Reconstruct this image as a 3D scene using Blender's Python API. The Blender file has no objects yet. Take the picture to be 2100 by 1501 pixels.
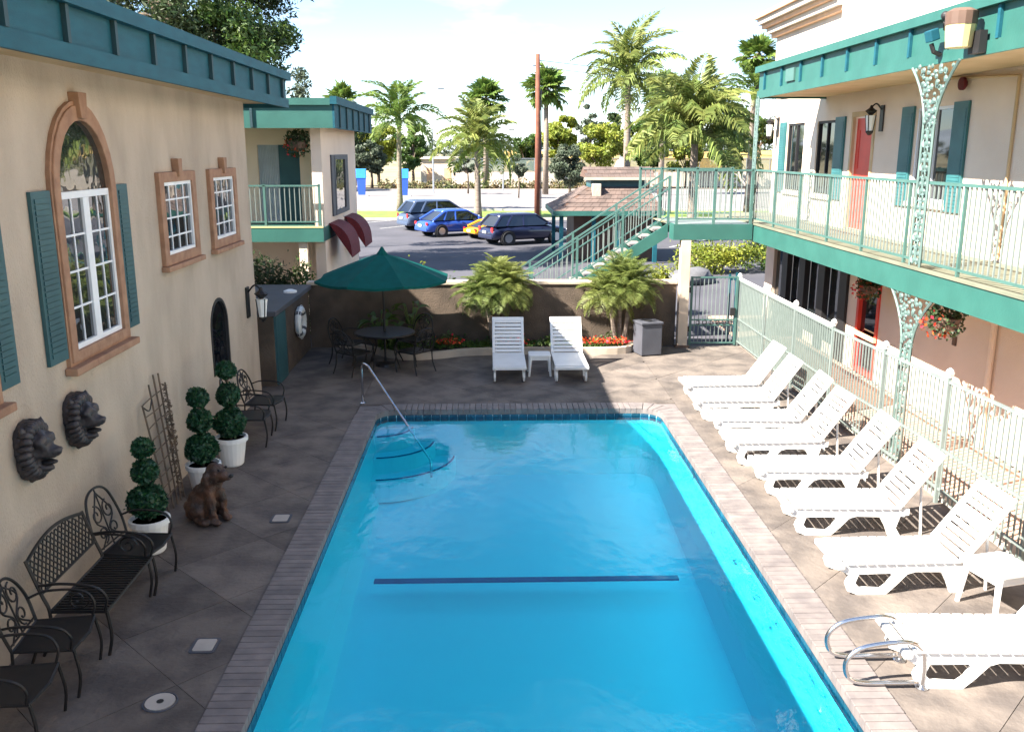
import bpy, bmesh, math, random
import numpy as np
from mathutils import Vector, Matrix, noise
from mathutils.geometry import tessellate_polygon
PI = math.pi; RD = math.radians
rnd = random.Random(11)
SC = bpy.context.scene; COL = SC.collection

# ------------------------------------------------------------------ camera
cam = bpy.data.objects.new('camera', bpy.data.cameras.new('camera')); COL.objects.link(cam)
cam.location = (0, 0, 4.4)
cam.rotation_euler = (RD(90 - 13.4), 0, RD(-1.44))
cam.data.sensor_width = 36; cam.data.lens = 36 * 1850 / 2100
cam.data.clip_start = .1; cam.data.clip_end = 4000
SC.camera = cam

# ------------------------------------------------------------------ sun and sky
SUN_EL, SUN_AZ = RD(42.2), RD(25)          # the light travels towards +X and a little +Y
sd = Vector((math.cos(SUN_EL) * math.cos(SUN_AZ), math.cos(SUN_EL) * math.sin(SUN_AZ), -math.sin(SUN_EL)))
sun = bpy.data.objects.new('sun', bpy.data.lights.new('sun', 'SUN')); COL.objects.link(sun)
sun.rotation_euler = sd.to_track_quat('-Z', 'Y').to_euler()
sun.data.energy = 5.0; sun.data.angle = RD(.53); sun.data.color = (1, .93, .82)
sun.location = (-30, -14, 30)

W = bpy.data.worlds.new('World'); SC.world = W; W.use_nodes = True
nt = W.node_tree; N = nt.nodes; N.clear()
def wn(t, **k):
    n = N.new(t)
    for a, b in k.items(): setattr(n, a, b)
    return n
out = wn('ShaderNodeOutputWorld'); bg = wn('ShaderNodeBackground'); bg.inputs[1].default_value = .072
sky = wn('ShaderNodeTexSky', sky_type='NISHITA', sun_disc=False, sun_elevation=SUN_EL,
         sun_rotation=math.atan2(-sd.x, -sd.y), air_density=.8, dust_density=.05, ozone_density=2.4)
tc = wn('ShaderNodeTexCoord'); mp = wn('ShaderNodeMapping'); mp.inputs['Scale'].default_value = (1.1, 1.1, 3.6)
mp.inputs['Location'].default_value = (.35, .2, .1)
nz = wn('ShaderNodeTexNoise'); nz.inputs['Scale'].default_value = 1.7; nz.inputs['Detail'].default_value = 7; nz.inputs['Roughness'].default_value = .55
cr = wn('ShaderNodeValToRGB'); cr.color_ramp.elements[0].position = .53; cr.color_ramp.elements[1].position = .74; cr.color_ramp.elements[0].color = (.0, .0, .0, 1)
mx = wn('ShaderNodeMix', data_type='RGBA'); mx.inputs[7].default_value = (6.6, 7.0, 7.2, 1)
L = nt.links.new
L(tc.outputs['Generated'], mp.inputs[0]); L(mp.outputs[0], nz.inputs[0]); L(nz.outputs[0], cr.inputs[0])
L(cr.outputs[0], mx.inputs[0]); L(sky.outputs[0], mx.inputs[6]); L(mx.outputs[2], bg.inputs[0]); L(bg.outputs[0], out.inputs[0])

SC.view_settings.view_transform = 'Standard'; SC.view_settings.look = 'None'
SC.view_settings.exposure = 2.25; SC.view_settings.gamma = 1
SC.cycles.max_bounces = 8; SC.cycles.transparent_max_bounces = 24
SC.cycles.caustics_reflective = False; SC.cycles.caustics_refractive = False

# ------------------------------------------------------------------ materials
def mat(name, col, rough=.6, metal=0., col2=None, var=.12, vs=3., bump=0., bs=40., orand=0., spec=.5, trans=0., isl=0., ramp=(.35, .65), detail=5., stretch=None, bump2=0., bs2=8.):
    """Principled material: world-space noise mixes col and col2, object random / island random shift the value."""
    m = bpy.data.materials.new(name); m.use_nodes = True
    n = m.node_tree.nodes; l = m.node_tree.links.new
    b = n['Principled BSDF']; b.inputs['Roughness'].default_value = rough; b.inputs['Metallic'].default_value = metal
    b.inputs['Specular IOR Level'].default_value = spec
    if col2 is None: col2 = tuple(max(0, c * (1 - var)) for c in col); col = tuple(min(1, c * (1 + var)) for c in col)
    geo = n.new('ShaderNodeNewGeometry'); src = geo.outputs['Position']
    if stretch:
        mpn = n.new('ShaderNodeMapping'); mpn.inputs['Scale'].default_value = stretch; l(src, mpn.inputs[0]); src = mpn.outputs[0]
    t = n.new('ShaderNodeTexNoise'); t.inputs['Scale'].default_value = vs; t.inputs['Detail'].default_value = detail; l(src, t.inputs[0])
    r = n.new('ShaderNodeMapRange'); r.inputs[1].default_value = ramp[0]; r.inputs[2].default_value = ramp[1]; l(t.outputs[0], r.inputs[0])
    x = n.new('ShaderNodeMix'); x.data_type = 'RGBA'; x.inputs[6].default_value = (*col, 1); x.inputs[7].default_value = (*col2, 1)
    l(r.outputs[0], x.inputs[0]); colout = x.outputs[2]
    for amt, sock in ((orand, None), (isl, 'i')):
        if amt:
            if sock is None: o = n.new('ShaderNodeObjectInfo').outputs['Random']
            else: o = geo.outputs['Random Per Island']
            q = n.new('ShaderNodeMapRange'); q.inputs[3].default_value = 1 - amt; q.inputs[4].default_value = 1 + amt; l(o, q.inputs[0])
            h = n.new('ShaderNodeHueSaturation'); l(q.outputs[0], h.inputs['Value']); l(colout, h.inputs['Color']); colout = h.outputs[0]
            if sock:
                q2 = n.new('ShaderNodeMapRange'); q2.inputs[3].default_value = .5 - amt * .07; q2.inputs[4].default_value = .5 + amt * .07
                mm = n.new('ShaderNodeMath'); mm.operation = 'MULTIPLY'; mm.inputs[1].default_value = 7.31; l(o, mm.inputs[0])
                fr = n.new('ShaderNodeMath'); fr.operation = 'FRACT'; l(mm.outputs[0], fr.inputs[0]); l(fr.outputs[0], q2.inputs[0]); l(q2.outputs[0], h.inputs['Hue'])
    l(colout, b.inputs['Base Color'])
    last = None
    for amt, sc in ((bump, bs), (bump2, bs2)):
        if amt:
            t2 = n.new('ShaderNodeTexNoise'); t2.inputs['Scale'].default_value = sc; t2.inputs['Detail'].default_value = 4; l(src, t2.inputs[0])
            bp = n.new('ShaderNodeBump'); bp.inputs['Strength'].default_value = amt; bp.inputs['Distance'].default_value = .02
            l(t2.outputs[0], bp.inputs['Height'])
            if last: l(last, bp.inputs['Normal'])
            last = bp.outputs[0]
    if last: l(last, b.inputs['Normal'])
    if trans:
        tr = n.new('ShaderNodeBsdfTranslucent'); l(colout, tr.inputs[0])
        ms = n.new('ShaderNodeMixShader'); ms.inputs[0].default_value = trans
        l(b.outputs[0], ms.inputs[1]); l(tr.outputs[0], ms.inputs[2]); l(ms.outputs[0], n['Material Output'].inputs[0])
    return m
def glass(name, dark=(.02, .025, .03), refl=.3, rough=.02, wav=.0):
    m = bpy.data.materials.new(name); m.use_nodes = True; n = m.node_tree.nodes; l = m.node_tree.links.new; n.clear()
    o = n.new('ShaderNodeOutputMaterial'); d = n.new('ShaderNodeBsdfDiffuse'); d.inputs[0].default_value = (*dark, 1)
    g = n.new('ShaderNodeBsdfGlossy'); g.inputs['Roughness'].default_value = rough; g.inputs[0].default_value = (.95, .97, 1, 1)
    fz = n.new('ShaderNodeFresnel'); fz.inputs[0].default_value = 1.5
    mr = n.new('ShaderNodeMapRange'); mr.inputs[3].default_value = refl; mr.inputs[4].default_value = 1
    l(fz.outputs[0], mr.inputs[0]); ms = n.new('ShaderNodeMixShader'); l(mr.outputs[0], ms.inputs[0]); l(d.outputs[0], ms.inputs[1]); l(g.outputs[0], ms.inputs[2]); l(ms.outputs[0], o.inputs[0])
    if wav:
        t = n.new('ShaderNodeTexNoise'); t.inputs['Scale'].default_value = 2.5; bp = n.new('ShaderNodeBump'); bp.inputs['Strength'].default_value = wav; bp.inputs['Distance'].default_value = .02
        ge = n.new('ShaderNodeNewGeometry'); l(ge.outputs['Position'], t.inputs[0]); l(t.outputs[0], bp.inputs['Height']); l(bp.outputs[0], g.inputs['Normal'])
    return m
M = {}
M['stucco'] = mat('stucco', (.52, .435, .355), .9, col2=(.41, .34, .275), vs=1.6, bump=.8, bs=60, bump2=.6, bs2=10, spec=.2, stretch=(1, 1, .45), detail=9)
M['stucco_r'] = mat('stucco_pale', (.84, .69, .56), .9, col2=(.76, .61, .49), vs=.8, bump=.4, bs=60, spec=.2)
M['trim'] = mat('window_trim', (.37, .21, .13), .8, col2=(.27, .145, .09), vs=6, bump=.25, bs=50)
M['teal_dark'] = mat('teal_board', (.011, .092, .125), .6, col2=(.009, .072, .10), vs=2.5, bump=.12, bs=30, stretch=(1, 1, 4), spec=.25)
M['teal'] = mat('teal_paint', (.028, .118, .098), .5, col2=(.023, .10, .083), vs=2.5, bump=.1, bs=30)
M['teal_rail'] = mat('teal_rail', (.065, .145, .128), .45, col2=(.055, .125, .11), vs=4)
M['teal_pale'] = mat('teal_pale', (.185, .222, .21), .5, col2=(.155, .19, .18), vs=8)
M['batten'] = mat('batten', (.012, .045, .055), .6)
M['white_frame'] = mat('white_frame', (.78, .80, .84), .45, var=.04)
M['shutter'] = mat('shutter_paint', (.030, .10, .115), .5, col2=(.022, .078, .095), vs=3)
M['shutter_t'] = mat('shutter_teal', (.035, .15, .16), .5, col2=(.028, .12, .13), vs=3)
M['glass'] = glass('window_glass', (.02, .025, .026), .13, .015, .2)
M['glass_dark'] = glass('dark_glass', (.008, .009, .012), .07, .03)
M['soffit'] = mat('soffit', (.62, .45, .27), .85, col2=(.52, .37, .21), vs=1.5)
M['roof_flat'] = mat('roof_felt', (.3, .29, .28), .9, vs=2)
M['deck'] = mat('stamped_concrete', (.178, .150, .131), .75, col2=(.104, .089, .082), vs=2.1, bump=.5, bs=16, bump2=.45, bs2=4, orand=.14, ramp=(.40, .62), detail=8, spec=.2)
M['joint'] = mat('joint', (.09, .078, .07), .9)
M['coping'] = mat('coping_brick', (.215, .185, .175), .65, col2=(.15, .13, .128), vs=5, bump=.2, bs=30, orand=.12)
M['pool'] = mat('pool_plaster', (.80, .96, .985), .6, col2=(.78, .95, .98), vs=1.5)
M['tile_blue'] = mat('pool_tile', (.02, .10, .15), .2, col2=(.015, .06, .10), vs=6, orand=.35)
M['tile_line'] = mat('floor_tile_line', (.004, .06, .20), .3)
M['steel'] = mat('stainless', (.62, .62, .64), .22, 1., var=.05)
M['iron'] = mat('wrought_iron', (.018, .016, .016), .45, .3, vs=12)
M['white_plastic'] = mat('white_resin', (.74, .73, .71), .42, var=.05, vs=3)
M['asphalt'] = mat('asphalt', (.075, .073, .088), .9, col2=(.05, .05, .062), vs=.35, bump=.4, bs=60, detail=9)
M['road'] = mat('concrete_road', (.25, .225, .22), .9, col2=(.19, .175, .175), vs=.2, detail=8)
M['earth'] = mat('earth', (.30, .25, .16), .95, col2=(.22, .20, .10), vs=.06, detail=8)
M['grass'] = mat('lawn', (.17, .26, .035), .9, col2=(.11, .18, .03), vs=1.2, detail=8)
M['kerb'] = mat('kerb', (.42, .38, .34), .85, var=.15, vs=3)
M['leaf'] = mat('leaf_mid', (.075, .13, .022), .55, col2=(.05, .10, .02), vs=1.2, isl=.35, trans=.3)
M['leaf_dark'] = mat('leaf_dark', (.022, .05, .014), .55, col2=(.035, .055, .016), vs=1, isl=.35, trans=.2)
M['leaf_olive'] = mat('leaf_olive', (.085, .105, .065), .6, col2=(.06, .085, .05), vs=1.2, isl=.3, trans=.25)
M['leaf_yellow'] = mat('leaf_yellow', (.25, .275, .03), .6, col2=(.17, .22, .03), vs=.6, isl=.3, trans=.35)
M['frond'] = mat('palm_frond', (.15, .215, .04), .5, col2=(.10, .165, .035), vs=.8, isl=.3, trans=.35)
M['frond_y'] = mat('palm_frond_pale', (.25, .275, .075), .5, col2=(.17, .225, .06), vs=.5, isl=.3, trans=.4)
M['topiary'] = mat('boxwood', (.014, .075, .028), .5, col2=(.010, .05, .02), vs=9, isl=.4, trans=.15)
M['bark'] = mat('bark', (.17, .125, .09), .95, col2=(.09, .07, .055), vs=6, bump=.8, bs=14)
M['palm_bark'] = mat('palm_bark', (.26, .21, .17), .95, col2=(.16, .125, .10), vs=3, bump=.6, bs=9, stretch=(1, 1, 5))
M['red'] = mat('red_door', (.68, .055, .035), .45, var=.06)
M['lion'] = mat('bronze_dark', (.035, .032, .038), .5, .25, col2=(.06, .052, .055), vs=12, bump=.4, bs=30)
M['dog'] = mat('brown_ceramic', (.12, .05, .024), .55, col2=(.035, .022, .018), vs=6, bump=.8, bs=24)
M['soil'] = mat('soil', (.045, .033, .025), 1., vs=8, bump=.8, bs=30)
M['wall_back'] = mat('brown_stucco_wall', (.125, .092, .068), .95, col2=(.075, .056, .042), vs=2.2, bump=.7, bs=35, bump2=.4, bs2=9)
M['cap'] = mat('wall_cap', (.46, .38, .30), .9, vs=2, bump=.2)
M['post'] = mat('beige_post', (.55, .43, .33), .8, vs=2)
M['green_canvas'] = mat('green_canvas', (.002, .095, .085), .8, var=.1, vs=6, bump=.15, bs=200, trans=.12, spec=.15)
M['maroon'] = mat('maroon_canvas', (.14, .009, .016), .8, col2=(.09, .006, .011), vs=20, bump=.4, bs=30)
M['paver'] = mat('paver', (.52, .36, .28), .85, col2=(.43, .285, .22), vs=5, bump=.3, bs=40, orand=.18)
M['shingle'] = mat('shingle', (.135, .095, .08), .9, col2=(.09, .065, .056), vs=2.5, orand=.2, bump=.4, bs=30)
M['dark'] = mat('near_black', (.012, .011, .012), .6)
M['pole'] = mat('red_brown_pole', (.19, .065, .035), .85, col2=(.13, .045, .028), vs=3)
M['rubber'] = mat('tyre', (.018, .018, .02), .85)
M['rim'] = mat('alloy', (.45, .46, .5), .3, .8, var=.05)
M['light_white'] = mat('lamp_white', (.85, .85, .83), .4, var=.02)
M['grey_box'] = mat('grey_bin', (.07, .073, .09), .6, var=.1)
M['blue_sign'] = mat('blue_sign', (.015, .07, .45), .5, var=.05)
M['blue_sign2'] = mat('blue_sign_top', (.03, .25, .70), .5, var=.05)
M['flower'] = mat('red_petals', (.65, .05, .02), .6, isl=.35, trans=.25)
M['balcony'] = mat('balcony_floor', (.17, .175, .125), .8, col2=(.125, .135, .095), vs=1.5)
M['curtain'] = mat('curtain', (.45, .50, .55), .9, var=.08)
M['cornice'] = mat('cornice', (.66, .40, .24), .8, var=.08)
M['cream'] = mat('cream_plaster', (.58, .50, .42), .9, var=.10, vs=1)
M['iron_teal'] = mat('cast_iron_teal', (.105, .165, .152), .5, col2=(.08, .13, .12), vs=8)
M['tread'] = mat('stair_tread', (.20, .19, .18), .85, var=.15, vs=4)
M['yellow_lamp'] = mat('cream_lamp', (.62, .50, .24), .5, var=.08)
M['brown'] = mat('brown_metal', (.12, .07, .05), .6)

# ------------------------------------------------------------------ mesh helpers
class MB:
    def __init__(s): s.v = []; s.f = []
    def add(s, v, f):
        o = len(s.v); s.v += [tuple(p) for p in v]; s.f += [tuple(i + o for i in q) for q in f]; return s
    def box(s, x0, x1, y0, y1, z0, z1):
        return s.add([(x0, y0, z0), (x1, y0, z0), (x1, y1, z0), (x0, y1, z0), (x0, y0, z1), (x1, y0, z1), (x1, y1, z1), (x0, y1, z1)],
                     [(3, 2, 1, 0), (4, 5, 6, 7), (0, 1, 5, 4), (1, 2, 6, 5), (2, 3, 7, 6), (3, 0, 4, 7)])
    def obox(s, c, ax, ay, az):
        c, ax, ay, az = map(Vector, (c, ax, ay, az)); P = []
        for k in (-1, 1):
            for i, j in ((-1, -1), (1, -1), (1, 1), (-1, 1)): P.append(c + ax * i + ay * j + az * k)
        return s.add(P, [(3, 2, 1, 0), (4, 5, 6, 7), (0, 1, 5, 4), (1, 2, 6, 5), (2, 3, 7, 6), (3, 0, 4, 7)])
    def tube(s, pts, r, n=6, closed=False, cap=True):
        pts = [Vector(p) for p in pts]; k = len(pts); V = []; F = []
        if not isinstance(r, (list, tuple)): r = [r] * k
        up = None
        for i, p in enumerate(pts):
            a = pts[(i - 1) % k] if closed or i else p; b = pts[(i + 1) % k] if closed or i < k - 1 else p
            t = (b - a).normalized() if (b - a).length > 1e-9 else Vector((0, 0, 1))
            if up is None: up = t.orthogonal().normalized()
            up = (up - t * up.dot(t)); up = up.normalized() if up.length > 1e-6 else t.orthogonal().normalized()
            w = t.cross(up)
            for j in range(n):
                an = 2 * PI * j / n; V.append(p + (up * math.cos(an) + w * math.sin(an)) * r[i])
        for i in range(k if closed else k - 1):
            i2 = (i + 1) % k
            for j in range(n): F.append((i * n + j, i * n + (j + 1) % n, i2 * n + (j + 1) % n, i2 * n + j))
        if cap and not closed: F.append(tuple(range(n))[::-1]); F.append(tuple((k - 1) * n + j for j in range(n)))
        return s.add(V, F)
    def lathe(s, prof, c=(0, 0, 0), n=16, axis='z'):
        V = []; F = []; k = len(prof)
        for r, z in prof:
            for j in range(n):
                a = 2 * PI * j / n; p = (r * math.cos(a), r * math.sin(a), z)
                if axis == 'x': p = (p[2], p[0], p[1])
                if axis == 'y': p = (p[0], p[2], p[1])
                V.append((p[0] + c[0], p[1] + c[1], p[2] + c[2]))
        for i in range(k - 1):
            for j in range(n): F.append((i * n + j, i * n + (j + 1) % n, (i + 1) * n + (j + 1) % n, (i + 1) * n + j))
        F.append(tuple(range(n))[::-1]); F.append(tuple((k - 1) * n + j for j in range(n)))
        return s.add(V, F)
    def sphere(s, c, r, n=10, m=7):
        if not isinstance(r, (list, tuple)): r = (r, r, r)
        return s.add(*_sph(c, r, n, m))
    def prism(s, poly, fn, d):
        """poly of (u,v) mapped by fn(u,v,w); extruded from w=0 to w=d"""
        k = len(poly); V = [fn(u, v, 0) for u, v in poly] + [fn(u, v, d) for u, v in poly]
        F = [tuple(range(k))[::-1], tuple(range(k, 2 * k))] + [(i, (i + 1) % k, (i + 1) % k + k, i + k) for i in range(k)]
        return s.add(V, F)
    def ring(s, outer, inner, fn, d):
        """closed frame between two loops of equal length, extruded w 0..d"""
        k = len(outer); V = [fn(u, v, 0) for u, v in outer] + [fn(u, v, 0) for u, v in inner] + [fn(u, v, d) for u, v in outer] + [fn(u, v, d) for u, v in inner]
        F = []
        for i in range(k):
            j = (i + 1) % k
            F += [(2 * k + i, 2 * k + j, 3 * k + j, 3 * k + i), (i, j, 2 * k + j, 2 * k + i), (k + j, k + i, 3 * k + i, 3 * k + j), (j, i, k + i, k + j)]
        return s.add(V, F)
    def panel(s, outline, holes, fn, depth):
        """face with holes at w=0 and reveals going to w=depth"""
        loops = [[Vector((u, v, 0)) for u, v in l] for l in [outline] + holes]
        tri = tessellate_polygon(loops); flat = [p for l in loops for p in l]
        s.add([fn(p.x, p.y, 0) for p in flat], [tuple(t) for t in tri])
        for h in holes:
            k = len(h); s.add([fn(u, v, 0) for u, v in h] + [fn(u, v, depth) for u, v in h], [(i, (i + 1) % k, (i + 1) % k + k, i + k) for i in range(k)])
        return s
    def mesh(s, name='m', material=None, smooth=False, bevel=0):
        me = bpy.data.meshes.new(name); me.from_pydata(s.v, [], s.f); me.update()
        bm = bmesh.new(); bm.from_mesh(me); bmesh.ops.recalc_face_normals(bm, faces=bm.faces)
        if bevel: bmesh.ops.bevel(bm, geom=list(bm.edges), offset=bevel, segments=2, affect='EDGES', profile=.6, clamp_overlap=True)
        bm.to_mesh(me); bm.free()
        if smooth: me.polygons.foreach_set('use_smooth', [True] * len(me.polygons))
        if material: me.materials.append(material if not isinstance(material, str) else M[material])
        return me
    def build(s, name, material, parent=None, smooth=False, bevel=0, label=None, autos=None):
        o = bpy.data.objects.new(name, s.mesh(name, material, smooth, bevel)); COL.objects.link(o); par(o, parent)
        if label: o['label'] = label
        return o
def _sph(c, r, n, m):
    V = [(c[0], c[1], c[2] - r[2])]; F = []
    for i in range(1, m):
        a = -PI / 2 + PI * i / m
        for j in range(n): b = 2 * PI * j / n; V.append((c[0] + r[0] * math.cos(a) * math.cos(b), c[1] + r[1] * math.cos(a) * math.sin(b), c[2] + r[2] * math.sin(a)))
    V.append((c[0], c[1], c[2] + r[2])); e = len(V) - 1
    for j in range(n): F.append((0, 1 + (j + 1) % n, 1 + j)); F.append((e, e - n + j, e - n + (j + 1) % n))
    for i in range(m - 2):
        for j in range(n): F.append((1 + i * n + j, 1 + i * n + (j + 1) % n, 1 + (i + 1) * n + (j + 1) % n, 1 + (i + 1) * n + j))
    return V, F
def mworld(o):
    m = Matrix.LocRotScale(o.location, o.rotation_euler, o.scale)
    return (mworld(o.parent) @ o.matrix_parent_inverse @ m) if o.parent else m
def par(o, parent):
    """parent with world-space coordinates kept"""
    if parent is not None:
        o.parent = parent; o.matrix_parent_inverse = mworld(parent).inverted()
def lpar(o, parent): o.parent = parent
def inst(name, me, parent, loc=(0, 0, 0), rot=(0, 0, 0), scale=(1, 1, 1)):
    """object sharing mesh data; loc in the parent's own space"""
    o = bpy.data.objects.new(name, me); COL.objects.link(o); o.location = loc; o.rotation_euler = rot; o.scale = scale
    if parent is not None: o.parent = parent
    return o
def winst(name, me, parent, loc=(0, 0, 0), rot=(0, 0, 0), scale=(1, 1, 1)):
    o = bpy.data.objects.new(name, me); COL.objects.link(o); o.location = loc; o.rotation_euler = rot; o.scale = scale; par(o, parent); return o
def tag(o, label=None, cat=None, group=None, kind=None):
    if label: o['label'] = label
    if cat: o['category'] = cat
    if group: o['group'] = group
    if kind: o['kind'] = kind
    return o
def thing(name, label, cat, loc=(0, 0, 0), rz=0, group=None):
    e = bpy.data.objects.new(name, None); COL.objects.link(e); e.location = loc; e.rotation_euler = (0, 0, rz); e.empty_display_size = .2
    return tag(e, label, cat, group)
def struct(name, mb, m, parent=None, **k):
    o = mb.build(name, m, parent, **k)
    if parent is None: o['kind'] = 'structure'
    return o
def dup(root, loc=None, rz=None, label=None, group=None, scale=None):
    r = root.copy(); COL.objects.link(r)
    if loc is not None: r.location = loc
    if rz is not None: r.rotation_euler = (0, 0, rz)
    if scale is not None: r.scale = (scale,) * 3 if not isinstance(scale, tuple) else scale
    if label: r['label'] = label
    if group: r['group'] = group
    for ch in list(root.children):
        c = ch.copy(); COL.objects.link(c); c.parent = r
        for g in ch.children:
            d = g.copy(); COL.objects.link(d); d.parent = c
    return r
def arc(cx, cy, rx, ry, a0, a1, n): return [(cx + rx * math.cos(a0 + (a1 - a0) * i / n), cy + ry * math.sin(a0 + (a1 - a0) * i / n)) for i in range(n + 1)]
def bez(pts, n=8):
    """Catmull-Rom through 3D points"""
    P = [Vector(p) for p in pts]; P = [P[0] * 2 - P[1]] + P + [P[-1] * 2 - P[-2]]; o = []
    for i in range(1, len(P) - 2):
        for k in range(n):
            t = k / n; a, b, c, d = P[i - 1:i + 3]
            o.append(.5 * ((2 * b) + (c - a) * t + (2 * a - 5 * b + 4 * c - d) * t * t + (3 * b - a - 3 * c + d) * t ** 3))
    o.append(P[-2]); return o
def fast_mesh(name, V, F4, material, smooth=False):
    """V (n,3) array, F4 (m,4) or (m,3) int array"""
    me = bpy.data.meshes.new(name); k = F4.shape[1]
    me.vertices.add(len(V)); me.vertices.foreach_set('co', np.asarray(V, np.float32).ravel())
    me.loops.add(F4.size); me.loops.foreach_set('vertex_index', F4.astype(np.int32).ravel())
    me.polygons.add(len(F4)); me.polygons.foreach_set('loop_start', np.arange(0, F4.size, k, dtype=np.int32))
    me.update(calc_edges=True); me.validate()
    if material: me.materials.append(M[material] if isinstance(material, str) else material)
    return me
RNG = np.random.default_rng(5)
def leaves(centers, size, aspect=.5, up=.0, spread=None):
    """leaf quads (rhombi) at centers with random orientation; returns V,F"""
    n = len(centers); a = RNG.normal(size=(n, 3)); a[:, 2] += up; a /= np.linalg.norm(a, axis=1)[:, None]
    b = RNG.normal(size=(n, 3)); b -= a * (a * b).sum(1)[:, None]; b /= np.linalg.norm(b, axis=1)[:, None]
    s = size * RNG.uniform(.6, 1.3, size=(n, 1)); V = np.stack([centers - a * s, centers + b * s * aspect, centers + a * s, centers - b * s * aspect], 1).reshape(-1, 3)
    return V, np.arange(4 * n).reshape(n, 4)
def ell_pts(n, c, r, shell=.5):
    d = RNG.normal(size=(n, 3)); d /= np.linalg.norm(d, axis=1)[:, None]
    return np.array(c) + d * np.array(r) * (shell + (1 - shell) * RNG.uniform(size=(n, 1)) ** .5)
# ================================================================== GROUND, POOL, DECK
PX0, PX1, PY0, PY1 = -1.95, 2.95, 4.2, 15.15          # water edge of the pool
CW = .34                                              # coping width
def quad(mb, x0, x1, y0, y1, z): mb.add([(x0, y0, z), (x1, y0, z), (x1, y1, z), (x0, y1, z)], [(0, 1, 2, 3)])
g = MB(); hx0, hx1, hy0, hy1 = PX0 - .2, PX1 + .2, PY0 - .2, PY1 + .2
for a in ((-1800, hx0, -400, 3000), (hx1, 1800, -400, 3000), (hx0, hx1, -400, hy0), (hx0, hx1, hy1, 3000)): quad(g, *a, -.06)
struct('ground', g, 'earth')
g = MB(); quad(g, -16, 40, 20.3, 61, -.052); struct('parking_lot', g, 'asphalt')

def rrect(x0, x1, y0, y1, r, n=6):
    p = []
    for cx, cy, a in ((x1 - r, y0 + r, -PI / 2), (x1 - r, y1 - r, 0), (x0 + r, y1 - r, PI / 2), (x0 + r, y0 + r, PI)): p += arc(cx, cy, r, r, a, a + PI / 2, n)
    return p
# basin
loop = rrect(PX0, PX1, PY0, PY1, .35, 6); k = len(loop)
def floor_z(y): return -1.15 - max(0, min(1, (11.2 - y) / 5.5)) * .75
mb = MB(); lo2 = rrect(PX0 + .12, PX1 - .12, PY0 + .12, PY1 - .12, .35, 6)
V = [(x, y, -.02) for x, y in loop] + [(x, y, floor_z(y) + .25) for x, y in loop] + [(x, y, floor_z(y)) for x, y in lo2]
F = []
for i in range(k):
    j = (i + 1) % k; F += [(j, i, k + i, k + j), (k + j, k + i, 2 * k + i, 2 * k + j)]
mb.add(V, F)
ys = [PY0 + .12, 5.7, 11.2, PY1 - .12]
inner = [(x, y) for x, y in lo2]
mb.add([(x, y, floor_z(y)) for x, y in lo2], [tuple(range(k))])
pool = mb.build('swimming_pool', 'pool'); pool['kind'] = 'structure'
# steps in the far-left corner
for i, (r, z) in enumerate(((.62, -.30), (.98, -.56), (1.34, -.82))):
    c = [(PX0, PY1)] + arc(PX0, PY1, r, r * .95, -PI / 2, 0, 14)
    MB().prism(c, lambda u, v, w, z=z: (u, v, -1.2 + w), z + 1.2).build('pool_step', 'pool', pool)
    MB().tube([(x, y, z + .006) for x, y in arc(PX0, PY1, r - .03, r * .95 - .03, -PI / 2 + .06, -.06, 14)], .014, 5).build('step_nosing', 'tile_line', pool)
MB().box(-1.55, 2.5, 10.96, 11.07, -1.158, -1.135).build('depth_line', 'tile_line', pool)
# water
wm = bpy.data.materials.new('pool_water'); wm.use_nodes = True; n = wm.node_tree.nodes; l = wm.node_tree.links.new; n.clear()
o = n.new('ShaderNodeOutputMaterial'); tr = n.new('ShaderNodeBsdfTransparent'); tr.inputs[0].default_value = (.17, .86, 1.0, 1)
gl = n.new('ShaderNodeBsdfGlossy'); gl.inputs['Roughness'].default_value = .015; gl.inputs[0].default_value = (1, 1, 1, 1)
fr = n.new('ShaderNodeFresnel'); fr.inputs[0].default_value = 1.33; ms = n.new('ShaderNodeMixShader')
ge = n.new('ShaderNodeNewGeometry'); mpn = n.new('ShaderNodeMapping'); mpn.inputs['Scale'].default_value = (1, .7, 1)
tn = n.new('ShaderNodeTexNoise'); tn.inputs['Scale'].default_value = 3.2; tn.inputs['Detail'].default_value = 5
bp = n.new('ShaderNodeBump'); bp.inputs['Strength'].default_value = .24; bp.inputs['Distance'].default_value = .03
l(ge.outputs['Position'], mpn.inputs[0]); l(mpn.outputs[0], tn.inputs[0]); l(tn.outputs[0], bp.inputs['Height']); l(bp.outputs[0], gl.inputs['Normal']); l(bp.outputs[0], fr.inputs['Normal'])
l(fr.outputs[0], ms.inputs[0]); l(tr.outputs[0], ms.inputs[1]); l(gl.outputs[0], ms.inputs[2]); l(ms.outputs[0], o.inputs[0])
mb = MB(); mb.add([(x, y, -.115) for x, y in loop], [tuple(range(k))]); struct('water', mb, wm)
# walk along the rim for tiles and coping bricks (left, far and right side)
def rim(x0, x1, y0, y1, r, step):
    """points with outward normal along left side, far side and right side"""
    pts = []
    segs = [('l', y1 - r - y0), ('c', PI / 2 * r), ('f', x1 - x0 - 2 * r), ('c2', PI / 2 * r), ('r', y1 - r - y0)]
    tot = sum(s[1] for s in segs); nn = int(tot / step); 
    for i in range(nn):
        d = (i + .5) * tot / nn
        for s, ln in segs:
            if d <= ln: break
            d -= ln
        if s == 'l': p = (x0, y0 + d, PI)
        elif s == 'c': a = PI - d / r; p = (x0 + r + r * math.cos(a), y1 - r + r * math.sin(a), a)
        elif s == 'f': p = (x0 + r + d, y1, PI / 2)
        elif s == 'c2': a = PI / 2 - d / r; p = (x1 - r + r * math.cos(a), y1 - r + r * math.sin(a), a)
        else: p = (x1, y1 - r - d, 0)
        pts.append(p)
    return pts, tot / nn
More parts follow.
